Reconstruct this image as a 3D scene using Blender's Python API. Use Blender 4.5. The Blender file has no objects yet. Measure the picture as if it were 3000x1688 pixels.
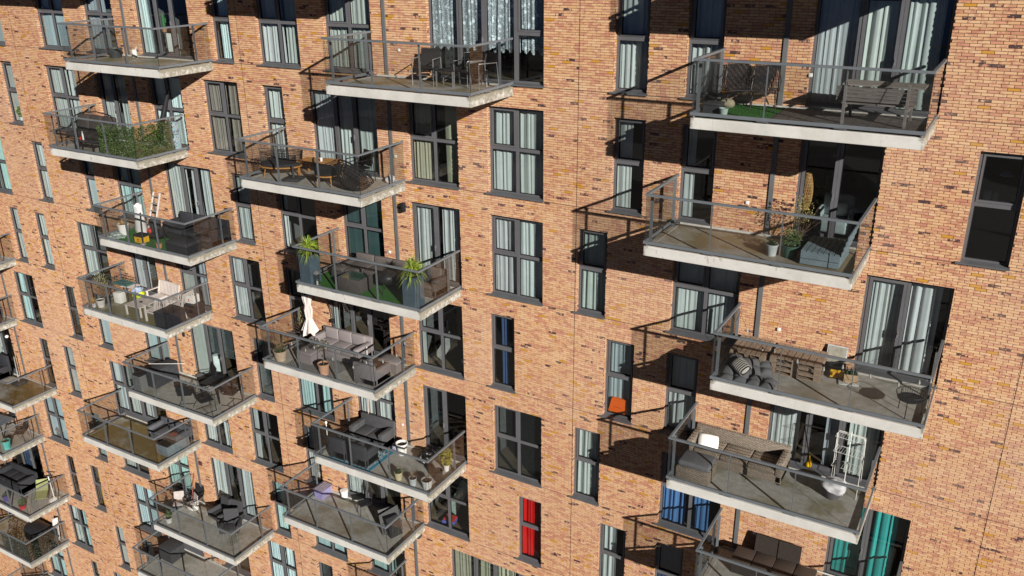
import bpy, bmesh, math, random
import numpy as np
from mathutils import Matrix, Vector, noise
random.seed(7)
S = bpy.context.scene
COL = S.collection
R_ = math.radians
PI = math.pi

# ---------------------------------------------------------------- camera
CZ = 40.0                                   # camera height above the street
cam = bpy.data.cameras.new("camera"); camo = bpy.data.objects.new("camera", cam); COL.objects.link(camo)
RM = ((0.86570479, 0.17608612, -0.46856045), (0.50045766, -0.32293148, 0.80327915), (-0.00986662, -0.92989728, -0.36768697))
M = Matrix(((RM[0][0], -RM[0][1], -RM[0][2], 0), (RM[1][0], -RM[1][1], -RM[1][2], -19.9606),
            (RM[2][0], -RM[2][1], -RM[2][2], CZ), (0, 0, 0, 1)))
camo.matrix_world = M
cam.sensor_width = 36; cam.lens = 36 * 2571.8 / 3000; cam.clip_start = 0.2; cam.clip_end = 2000
S.camera = camo
# ---------------------------------------------------------------- light
SUN = Vector((2.83, -2.037, 1.31)).normalized()
w = bpy.data.worlds.new("World"); S.world = w; w.use_nodes = True
nt = w.node_tree; bg = nt.nodes['Background']
sky = nt.nodes.new('ShaderNodeTexSky'); sky.sky_type = 'NISHITA'; sky.sun_disc = False
sky.dust_density = 0.0; sky.air_density = 0.05; sky.ozone_density = 3.0
sky.sun_elevation = math.asin(SUN.z); sky.sun_rotation = math.atan2(SUN.x, SUN.y)
nt.links.new(sky.outputs[0], bg.inputs[0]); bg.inputs[1].default_value = 0.05
sl = bpy.data.lights.new("sun", 'SUN'); sl.energy = 5.0; sl.angle = R_(0.5); sl.color = (1, 0.95, 0.87)
so = bpy.data.objects.new("sun", sl); COL.objects.link(so)
so.rotation_euler = (-SUN).to_track_quat('-Z', 'Y').to_euler()
S.view_settings.view_transform = 'Standard'; S.view_settings.look = 'None'
S.view_settings.exposure = 0.42; S.view_settings.gamma = 1.0
S.render.engine = 'CYCLES'
S.cycles.use_denoising = True
S.cycles.max_bounces = 8; S.cycles.diffuse_bounces = 3; S.cycles.glossy_bounces = 3
S.cycles.transparent_max_bounces = 24; S.cycles.sample_clamp_indirect = 6
S.cycles.caustics_reflective = False; S.cycles.caustics_refractive = False

# ---------------------------------------------------------------- node helpers
class N:
    def __init__(s, name):
        s.m = bpy.data.materials.new(name); s.m.use_nodes = True; s.t = s.m.node_tree
        s.n = s.t.nodes; s.l = s.t.links; s.b = s.n['Principled BSDF']; s.out = s.n['Material Output']
    def new(s, typ, **kw):
        n = s.n.new('ShaderNode' + typ)
        for k, v in kw.items(): setattr(n, k, v)
        return n
    def link(s, a, b): s.l.new(a, b)
    def put(s, v, sock):
        if isinstance(v, bpy.types.NodeSocket): s.l.new(v, sock)
        else: sock.default_value = v
    def math(s, op, a, b=0.0, c=None):
        n = s.new('Math', operation=op); s.put(a, n.inputs[0]); s.put(b, n.inputs[1])
        if c is not None: s.put(c, n.inputs[2])
        return n.outputs[0]
    def pos(s):
        if not hasattr(s, '_p'):
            g = s.new('TexCoord'); s._p = g.outputs['Object']
        return s._p
    def sep(s, v):
        n = s.new('SeparateXYZ'); s.link(v, n.inputs[0]); return n.outputs
    def comb(s, x, y, z=0.0):
        n = s.new('CombineXYZ'); s.put(x, n.inputs[0]); s.put(y, n.inputs[1]); s.put(z, n.inputs[2]); return n.outputs[0]
    def noise(s, v, scale, detail=2.0, rough=0.5):
        n = s.new('TexNoise'); s.link(v, n.inputs['Vector']); n.inputs['Scale'].default_value = scale
        n.inputs['Detail'].default_value = detail; n.inputs['Roughness'].default_value = rough; return n.outputs['Fac']
    def white(s, v):
        n = s.new('TexWhiteNoise', noise_dimensions='3D'); s.link(v, n.inputs[0]); return n.outputs
    def ramp(s, f, stops, const=False):
        n = s.new('ValToRGB'); s.link(f, n.inputs[0]); cr = n.color_ramp
        if const: cr.interpolation = 'CONSTANT'
        while len(cr.elements) < len(stops): cr.elements.new(0.5)
        for e, (p, c) in zip(cr.elements, stops):
            e.position = p; e.color = tuple(c) + (1,) if len(c) == 3 else c
        return n.outputs[0]
    def mix(s, f, a, b, mode='MIX'):
        n = s.new('Mix', data_type='RGBA', blend_type=mode); s.put(f, n.inputs[0])
        for v, k in ((a, 6), (b, 7)):
            if isinstance(v, bpy.types.NodeSocket): s.link(v, n.inputs[k])
            else: n.inputs[k].default_value = tuple(v) + (1,)
        return n.outputs[2]
    def bump(s, h, dist=0.01, strength=1.0):
        n = s.new('Bump'); s.link(h, n.inputs['Height']); n.inputs['Distance'].default_value = dist
        n.inputs['Strength'].default_value = strength; s.link(n.outputs[0], s.b.inputs['Normal'])
    def base(s, c, rough=0.6, metal=0.0, spec=0.5):
        if isinstance(c, bpy.types.NodeSocket): s.link(c, s.b.inputs['Base Color'])
        else: s.b.inputs['Base Color'].default_value = tuple(c) + (1,)
        s.put(rough, s.b.inputs['Roughness']); s.b.inputs['Metallic'].default_value = metal
        s.b.inputs['Specular IOR Level'].default_value = spec
        return s.m

_mc = {}
def col(c, rough=0.6, metal=0.0, var=0.25, scale=9.0, spec=0.4):
    """painted / plain surface with a little uneven wear"""
    key = ('c', c, rough, metal, var, scale)
    if key in _mc: return _mc[key]
    q = N('surface'); f = q.noise(q.pos(), scale, 4.0, 0.6)
    a = tuple(x * (1 - var) for x in c); b = tuple(min(1, x * (1 + var * 0.6)) for x in c)
    q.base(q.ramp(f, [(0.3, a), (0.7, b)]), rough, metal, spec)
    q.bump(q.noise(q.pos(), scale * 14, 2.0), 0.0006, 0.6)
    _mc[key] = q.m; return q.m

BH, BL_, BZ0 = 3.0 / 48, 0.2275, (40 - 3.74 + .28) % (3.0 / 48)
def mat_brick(real):
    """real: every brick is a mesh box and carries its own random numbers; otherwise the bond is drawn by coordinates"""
    q = N('brick' if real else 'brick_bond'); P = q.sep(q.pos()); u = q.math('ADD', P[0], P[1])
    if real:
        at_ = q.new('Attribute', attribute_name='r1'); r1 = at_.outputs['Fac']; at2 = q.new('Attribute', attribute_name='r2'); r2 = at2.outputs['Fac']
    else:
        zr = q.math('DIVIDE', q.math('SUBTRACT', P[2], BZ0), BH); row = q.math('FLOOR', zr); fz = q.math('FRACT', zr)
        uu = q.math('ADD', q.math('DIVIDE', u, BL_), q.math('MULTIPLY', q.math('MODULO', row, 2.0), 0.5))
        cm = q.math('FLOOR', uu); fu = q.math('FRACT', uu)
        joint = q.math('MAXIMUM', q.math('GREATER_THAN', fz, 0.83), q.math('LESS_THAN', fu, 0.045))
        r1 = q.white(q.comb(cm, row, 0.0))[0]; r2 = q.white(q.comb(row, cm, 7.7))[0]
    c = q.ramp(r1, [(0.0, (.67, .405, .225)), (.30, (.70, .45, .265)), (.52, (.63, .37, .20)), (.70, (.67, .42, .24)), (.84, (.56, .275, .175)),
                    (.92, (.61, .315, .20)), (.96, (.66, .375, .205))], const=True)
    nz = q.noise(q.comb(u, q.math('MULTIPLY', P[2], 2.2), 0.3), 6.0, 3.0, 0.6)
    pink = q.ramp(q.math('ADD', nz, q.math('MULTIPLY', r2, 0.16)), [(.60, (0, 0, 0)), (.66, (.7, .7, .7))])
    c = q.mix(pink, c, (.45, .185, .13))
    c = q.mix(q.math('LESS_THAN', r2, q.math('MULTIPLY', q.noise(q.pos(), .8, 2.0), 0.056)), c, (.55, .275, .04))
    nd = q.noise(q.comb(u, q.math('MULTIPLY', P[2], 1.2), 4.0), 9.0, 2.0, 0.6)
    c = q.mix(q.math('MULTIPLY', q.math('GREATER_THAN', r2, 0.968), q.ramp(nd, [(.42, (0, 0, 0)), (.5, (1, 1, 1))])), c, (.075, .045, .05))
    big = q.noise(q.pos(), 0.3, 4.0)
    c = q.mix(q.ramp(big, [(.45, (0, 0, 0)), (.72, (.30, .30, .30))]), c, (.66, .47, .36))
    c = q.mix(1.0, c, q.ramp(q.noise(q.pos(), 0.11, 2.0), [(.35, (.88, .86, .86)), (.65, (1, 1, 1))]), 'MULTIPLY')
    if not real: c = q.mix(joint, c, (.16, .10, .075))
    q.base(c, 0.9, 0, 0.15)
    h = q.math('MULTIPLY', q.noise(q.pos(), 60.0, 3.0), 0.5)
    if not real: h = q.math('ADD', h, q.math('SUBTRACT', 1.0, joint))
    q.bump(h, 0.004 if real else .01, 0.9)
    return q.m

def mat_concrete(kind='slab'):
    q = N('concrete_' + kind); P = q.sep(q.pos())
    n1 = q.noise(q.pos(), 1.7, 5.0, 0.6); n2 = q.noise(q.pos(), 14.0, 4.0, 0.7)
    if kind == 'slab':
        c = q.ramp(n1, [(.3, (.52, .505, .475)), (.6, (.62, .605, .58)), (.8, (.66, .65, .63))])
        c = q.mix(q.ramp(n2, [(.55, (0, 0, 0)), (.75, (.35, .35, .35))]), c, (.36, .33, .27))
        # rain streaks and moss near the top edge and corners
        st = q.noise(q.comb(q.math('MULTIPLY', q.math('ADD', P[0], P[1]), 1.0), q.math('MULTIPLY', P[2], 0.25), 0), 4.5, 5.0, .75)
        sm = q.math('MULTIPLY', q.math('GREATER_THAN', q.math('ADD', q.math('MULTIPLY', st, 1.0), q.math('MULTIPLY', n1, .55)), 0.93), 0.45)
        c = q.mix(sm, c, (.25, .215, .13))
        g = q.new('TexCoord'); G = q.sep(g.outputs['Generated']); nn = q.noise(q.pos(), 7.0, 5.0, .75)
        ex = q.math('MINIMUM', G[0], q.math('SUBTRACT', 1.0, G[0])); e = q.math('SUBTRACT', 1.0, q.math('MULTIPLY', ex, 16.0)); tp = q.math('SUBTRACT', q.math('MULTIPLY', G[2], 1.0), .55)
        mk = q.ramp(q.math('ADD', q.math('MULTIPLY', q.math('ADD', q.math('MAXIMUM', e, 0.0), q.math('MULTIPLY', q.math('MAXIMUM', tp, 0.0), .55)), .45), q.math('MULTIPLY', nn, .62)), [(.66, (0, 0, 0)), (.80, (.75, .75, .75))])
        c = q.mix(mk, c, (.15, .13, .075))
        dr = q.noise(q.comb(q.math('MULTIPLY', q.math('ADD', P[0], P[1]), 9.0), q.math('MULTIPLY', P[2], .5), 2.0), 1.0, 2.0, .5)
        c = q.mix(q.ramp(dr, [(.66, (0, 0, 0)), (.76, (.30, .30, .30))]), c, (.36, .32, .24))
        q.base(c, 0.85, 0, 0.25); q.bump(n2, 0.003, 0.5)
    return q.m

def mat_floor(stain, amount):
    q = N('balcony_floor'); n1 = q.noise(q.pos(), 0.9, 5.0, 0.62); n2 = q.noise(q.pos(), 6.0, 5.0, 0.7)
    c = q.ramp(n2, [(.3, (.30, .295, .27)), (.7, (.46, .455, .43))])
    f = q.ramp(n1, [(max(0, amount - .10), (1, 1, 1)), (amount, (.5, .5, .5)), (min(1, amount + .06), (0, 0, 0))])
    c = q.mix(f, c, stain)
    q.base(c, q.ramp(n1, [(amount, (.45, .45, .45)), (min(1, amount + .1), (.85, .85, .85))]), 0, 0.4)
    q.bump(q.noise(q.pos(), 60.0, 3.0), 0.001, 0.5)
    return q.m

def mat_glass(name, tint, refl=1.0, wob=0.0):
    q = N(name); q.n.remove(q.b)
    tr = q.new('BsdfTransparent'); tr.inputs[0].default_value = tuple(tint) + (1,)
    gl = q.new('BsdfGlossy'); gl.inputs['Roughness'].default_value = 0.02
    g = q.new('NewGeometry'); dt = q.new('VectorMath', operation='DOT_PRODUCT')
    q.link(g.outputs['Normal'], dt.inputs[0]); q.link(g.outputs['Incoming'], dt.inputs[1])
    c_ = q.math('SUBTRACT', 1.0, q.math('ABSOLUTE', dt.outputs['Value']))
    fac = q.math('ADD', 0.07, q.math('MULTIPLY', q.math('POWER', c_, 5.0), 0.93))
    if wob:
        bn = q.new('Bump'); bn.inputs['Distance'].default_value = 0.02; bn.inputs['Strength'].default_value = wob
        q.link(q.noise(q.pos(), 1.3, 1.0), bn.inputs['Height'])
        q.link(bn.outputs[0], gl.inputs['Normal'])
    mx = q.new('MixShader'); q.link(q.math('MULTIPLY', fac, refl), mx.inputs[0])
    q.link(tr.outputs[0], mx.inputs[1]); q.link(gl.outputs[0], mx.inputs[2]); q.link(mx.outputs[0], q.out.inputs[0])
    return q.m

def fabric(c, var=0.12, weave=220.0, trans=0.0):
    key = ('f', c, var, weave, trans)
    if key in _mc: return _mc[key]
    q = N('fabric'); f = q.noise(q.pos(), 5.0, 4.0, 0.6)
    q.base(q.ramp(f, [(0.3, tuple(x * (1 - var) for x in c)), (0.7, tuple(min(1, x * (1 + var)) for x in c))]), 0.92, 0, 0.15)
    q.bump(q.noise(q.pos(), weave, 2.0), 0.001, 0.7)
    if trans:
        t = q.new('BsdfTranslucent'); t.inputs[0].default_value = tuple(c) + (1,)
        mx = q.new('MixShader'); mx.inputs[0].default_value = trans
        q.link(q.b.outputs[0], mx.inputs[1]); q.link(t.outputs[0], mx.inputs[2]); q.link(mx.outputs[0], q.out.inputs[0])
    _mc[key] = q.m; return q.m

def wicker(c, c2=None, sc=26.0):
    """woven strands: rows of short dashes with dark gaps"""
    key = ('w', c, c2, sc)
    if key in _mc: return _mc[key]
    q = N('wicker'); P = q.sep(q.pos()); c2 = c2 or tuple(x * .45 for x in c)
    u = q.math('MULTIPLY', q.math('ADD', P[0], q.math('MULTIPLY', P[1], 1.03)), sc); v = q.math('MULTIPLY', P[2], sc * 2.4)
    v = q.math('ADD', v, q.math('MULTIPLY', P[1], sc * .5))
    odd = q.math('MODULO', q.math('FLOOR', v), 2.0)
    fu = q.math('FRACT', q.math('ADD', u, q.math('MULTIPLY', odd, .5))); fv = q.math('FRACT', v)
    hu = q.math('SINE', q.math('MULTIPLY', fu, PI)); hv = q.math('SINE', q.math('MULTIPLY', fv, PI))
    h = q.math('MULTIPLY', hu, hv)
    r = q.white(q.comb(q.math('FLOOR', u), q.math('FLOOR', v), 0))[0]
    cc = q.mix(q.math('MULTIPLY', r, .6), c, c2)
    cc = q.mix(q.ramp(h, [(.10, (1, 1, 1)), (.42, (0, 0, 0))]), cc, tuple(x * .12 for x in c))
    q.base(cc, 0.6, 0, 0.3); q.bump(h, 0.008, 0.9)
    _mc[key] = q.m; return q.m

def wood(c, axis=0, board=0.1, dark=0.5, sc=1.0):
    key = ('wd', c, axis, board)
    if key in _mc: return _mc[key]
    q = N('wood'); P = q.sep(q.pos())
    a = [q.math('MULTIPLY', P[i], (3.0 if i == axis else 38.0) * sc) for i in range(3)]
    n = q.noise(q.comb(*a), 1.0, 4.0, .65); n2 = q.noise(q.pos(), 4.0, 3.0)
    cc = q.ramp(n, [(.3, tuple(x * dark for x in c)), (.65, c)])
    cc = q.mix(q.ramp(n2, [(.4, (0, 0, 0)), (.7, (.4, .4, .4))]), cc, tuple(min(1, x * 1.25) for x in c))
    q.base(cc, 0.75, 0, 0.25); q.bump(n, 0.002, 0.6)
    _mc[key] = q.m; return q.m

def leafmat(c, c2):
    key = ('lf', c, c2)
    if key in _mc: return _mc[key]
    q = N('leaves'); g = q.new('NewGeometry')
    f = q.math('ADD', q.math('MULTIPLY', g.outputs['Random Per Island'], .8), q.math('MULTIPLY', q.noise(q.pos(), 6.0), .3))
    q.base(q.ramp(f, [(.1, c), (.9, c2)]), 0.5, 0, 0.4)
    _mc[key] = q.m; return q.m

# ---------------------------------------------------------------- mesh builder
class MB:
    def __init__(s): s.v = []; s.f = []; s.sm = []
    def add(s, vs, fs, smooth=False):
        b = len(s.v); s.v += [tuple(v) for v in vs]; s.f += [tuple(b + i for i in f) for f in fs]; s.sm += [smooth] * len(fs)
        return s
    def box(s, x0, x1, y0, y1, z0, z1):
        v = [(x, y, z) for z in (z0, z1) for y in (y0, y1) for x in (x0, x1)]
        return s.add(v, [(0, 2, 3, 1), (4, 5, 7, 6), (0, 1, 5, 4), (1, 3, 7, 5), (3, 2, 6, 7), (2, 0, 4, 6)])
    def rbox(s, x0, x1, y0, y1, z0, z1, r=0.03, seg=2):
        """soft box: rounded edges"""
        bm = bmesh.new(); bmesh.ops.create_cube(bm, size=1)
        for v in bm.verts: v.co = Vector(((x0 + x1) / 2 + v.co.x * (x1 - x0), (y0 + y1) / 2 + v.co.y * (y1 - y0), (z0 + z1) / 2 + v.co.z * (z1 - z0)))
        r = min(r, (x1 - x0) * .48, (y1 - y0) * .48, (z1 - z0) * .48)
        bmesh.ops.bevel(bm, geom=bm.edges[:], offset=r, segments=seg, profile=.5, affect='EDGES')
        return s.bm(bm, True)
    def bm(s, bm, smooth=False, mat=None):
        bm.verts.ensure_lookup_table()
        if mat is not None: bm.transform(mat)
        s.add([v.co for v in bm.verts], [[v.index for v in f.verts] for f in bm.faces], smooth); bm.free(); return s
    def obox(s, c, size, rot=(0, 0, 0)):
        from mathutils import Euler
        m = Matrix.Translation(c) @ Euler(rot).to_matrix().to_4x4()
        hx, hy, hz = size[0] / 2, size[1] / 2, size[2] / 2
        v = [m @ Vector((x, y, z)) for z in (-hz, hz) for y in (-hy, hy) for x in (-hx, hx)]
        return s.add(v, [(0, 2, 3, 1), (4, 5, 7, 6), (0, 1, 5, 4), (1, 3, 7, 5), (3, 2, 6, 7), (2, 0, 4, 6)])
    def beam(s, a, b, w, h=None):
        a = Vector(a); b = Vector(b); d = (b - a); L = d.length; q = d.to_track_quat('X', 'Z').to_matrix().to_4x4()
        m = Matrix.Translation((a + b) / 2) @ q; h = h or w
        v = [m @ Vector((x * L / 2, y * w / 2, z * h / 2)) for z in (-1, 1) for y in (-1, 1) for x in (-1, 1)]
        return s.add(v, [(0, 2, 3, 1), (4, 5, 7, 6), (0, 1, 5, 4), (1, 3, 7, 5), (3, 2, 6, 7), (2, 0, 4, 6)])
    def tube(s, pts, r, n=8, closed=False, r2=None):
        pts = [Vector(p) for p in pts]; k = len(pts); rings = []
        up = Vector((0, 0, 1))
        for i, p in enumerate(pts):
            if closed: d = pts[(i + 1) % k] - pts[i - 1]
            else: d = pts[min(i + 1, k - 1)] - pts[max(i - 1, 0)]
            d.normalize(); a = d.cross(up)
            if a.length < 1e-3: a = d.cross(Vector((1, 0, 0)))
            a.normalize(); b = a.cross(d)
            rr = r if r2 is None else r + (r2 - r) * i / (k - 1)
            rings.append([p + (a * math.cos(t) + b * math.sin(t)) * rr for t in [2 * PI * j / n for j in range(n)]])
        v = [q for ri in rings for q in ri]; f = []
        for i in range(k if closed else k - 1):
            for j in range(n):
                i2 = (i + 1) % k
                f.append((i * n + j, i * n + (j + 1) % n, i2 * n + (j + 1) % n, i2 * n + j))
        if not closed: f += [tuple(range(n))[::-1], tuple((k - 1) * n + j for j in range(n))]
        return s.add(v, f, True)
    def lathe(s, prof, n=20, c=(0, 0, 0), cap=True):
        v = []; f = []
        for r, z in prof: v += [(c[0] + r * math.cos(2 * PI * j / n), c[1] + r * math.sin(2 * PI * j / n), c[2] + z) for j in range(n)]
        for i in range(len(prof) - 1):
            for j in range(n): f.append((i * n + j, i * n + (j + 1) % n, (i + 1) * n + (j + 1) % n, (i + 1) * n + j))
        if cap: f += [tuple(range(n))[::-1], tuple((len(prof) - 1) * n + j for j in range(n))]
        return s.add(v, f, True)
    def prism(s, poly, a0, a1, axis='x'):
        """extrude a 2D outline (list of pairs) along an axis"""
        n = len(poly)
        mk = {'x': lambda p, t: (t, p[0], p[1]), 'y': lambda p, t: (p[0], t, p[1]), 'z': lambda p, t: (p[0], p[1], t)}[axis]
        v = [mk(p, a0) for p in poly] + [mk(p, a1) for p in poly]
        f = [tuple(range(n))[::-1], tuple(range(n, 2 * n))] + [(i, (i + 1) % n, n + (i + 1) % n, n + i) for i in range(n)]
        return s.add(v, f)
    def quad(s, a, b, c, d): return s.add([a, b, c, d], [(0, 1, 2, 3)])
    def build(s, name, mat, parent=None, bevel=0.0, loc=None, rot=None):
        me = bpy.data.meshes.new(name); me.from_pydata(s.v, [], s.f)
        me.polygons.foreach_set('use_smooth', s.sm)
        bm = bmesh.new(); bm.from_mesh(me); bmesh.ops.recalc_face_normals(bm, faces=bm.faces[:]); bm.to_mesh(me); bm.free()
        me.materials.append(mat); me.update()
        o = bpy.data.objects.new(name, me); COL.objects.link(o)
        if parent: o.parent = parent
        if loc: o.location = loc
        if rot: o.rotation_euler = rot
        if bevel:
            b = o.modifiers.new('bevel', 'BEVEL'); b.width = bevel; b.segments = 2; b.limit_method = 'ANGLE'; b.angle_limit = R_(40)
        if any(s.sm) and not all(s.sm) or any(s.sm):
            try: me.set_sharp_from_angle(angle=R_(42))
            except Exception: pass
        return o

def tag(o, label=None, cat=None, group=None, kind=None):
    if label: o['label'] = label
    if cat: o['category'] = cat
    if group: o['group'] = group
    if kind: o['kind'] = kind
    return o
def empty(name, loc=(0, 0, 0), rz=0.0, parent=None):
    o = bpy.data.objects.new(name, None); COL.objects.link(o); o.location = loc; o.rotation_euler = (0, 0, rz)
    o.empty_display_size = 0.2
    if parent: o.parent = parent
    return o

# ---------------------------------------------------------------- layout of the facade
def zf(k): return CZ - 3.74 - 3.0 * k         # underside of the balcony slabs of floor k
BW, BD = 4.556, 2.037
BAL = {'R': {-1: -6.07, 0: -6.059, 1: -6.968, 2: -5.175, 3: -6.073, 4: -5.175, 5: -6.07},
       'M': {-1: -19.74, 0: -16.102, 1: -19.744, 2: -17.929, 3: -19.746, 4: -17.959, 5: -19.742, 6: -16.1},
       'L': {-1: -30.68, 0: -27.123, 1: -28.882, 2: -27.089, 3: -28.866, 4: -27.12, 5: -30.68, 6: -27.145, 7: -28.87},
       'F': {3: -40.8, 4: -41.76, 5: -39.915, 6: -41.788, 7: -40.843, 8: -41.77, 9: -39.9}}
NICK = {('R', 0): 'picnic-bench balcony', ('R', 1): 'grey pallet-bench balcony', ('R', 2): 'stacked-pallet balcony', ('R', 3): 'drying-rack balcony',
        ('R', 4): 'brown daybed balcony', ('R', 5): 'bottom right balcony', ('M', 0): 'silver-armchair balcony', ('M', 1): 'egg-chair balcony', ('M', 2): 'palm-planter balcony',
        ('M', 3): 'white parasol balcony', ('M', 4): 'blue-rug balcony', ('M', 5): 'purple-box balcony', ('M', 6): 'lowest middle balcony',
        ('L', 0): 'nearly bare top-left balcony', ('L', 1): 'ivy-screened balcony', ('L', 2): 'yellow beer-crate balcony', ('L', 3): 'white-bench balcony',
        ('L', 4): 'wire-chair balcony', ('L', 5): 'brown-stained sofa balcony', ('L', 6): 'broom balcony', ('L', 7): 'cropped lower-left balcony',
        ('F', 3): 'topmost far-left balcony', ('F', 4): 'grey-wicker far-left balcony', ('F', 5): 'bare stained far-left balcony', ('F', 6): 'mint-pot balcony',
        ('F', 7): 'green-lounger balcony', ('F', 8): 'dark-hedge balcony', ('F', 9): 'bottom far-left balcony'}
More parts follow.
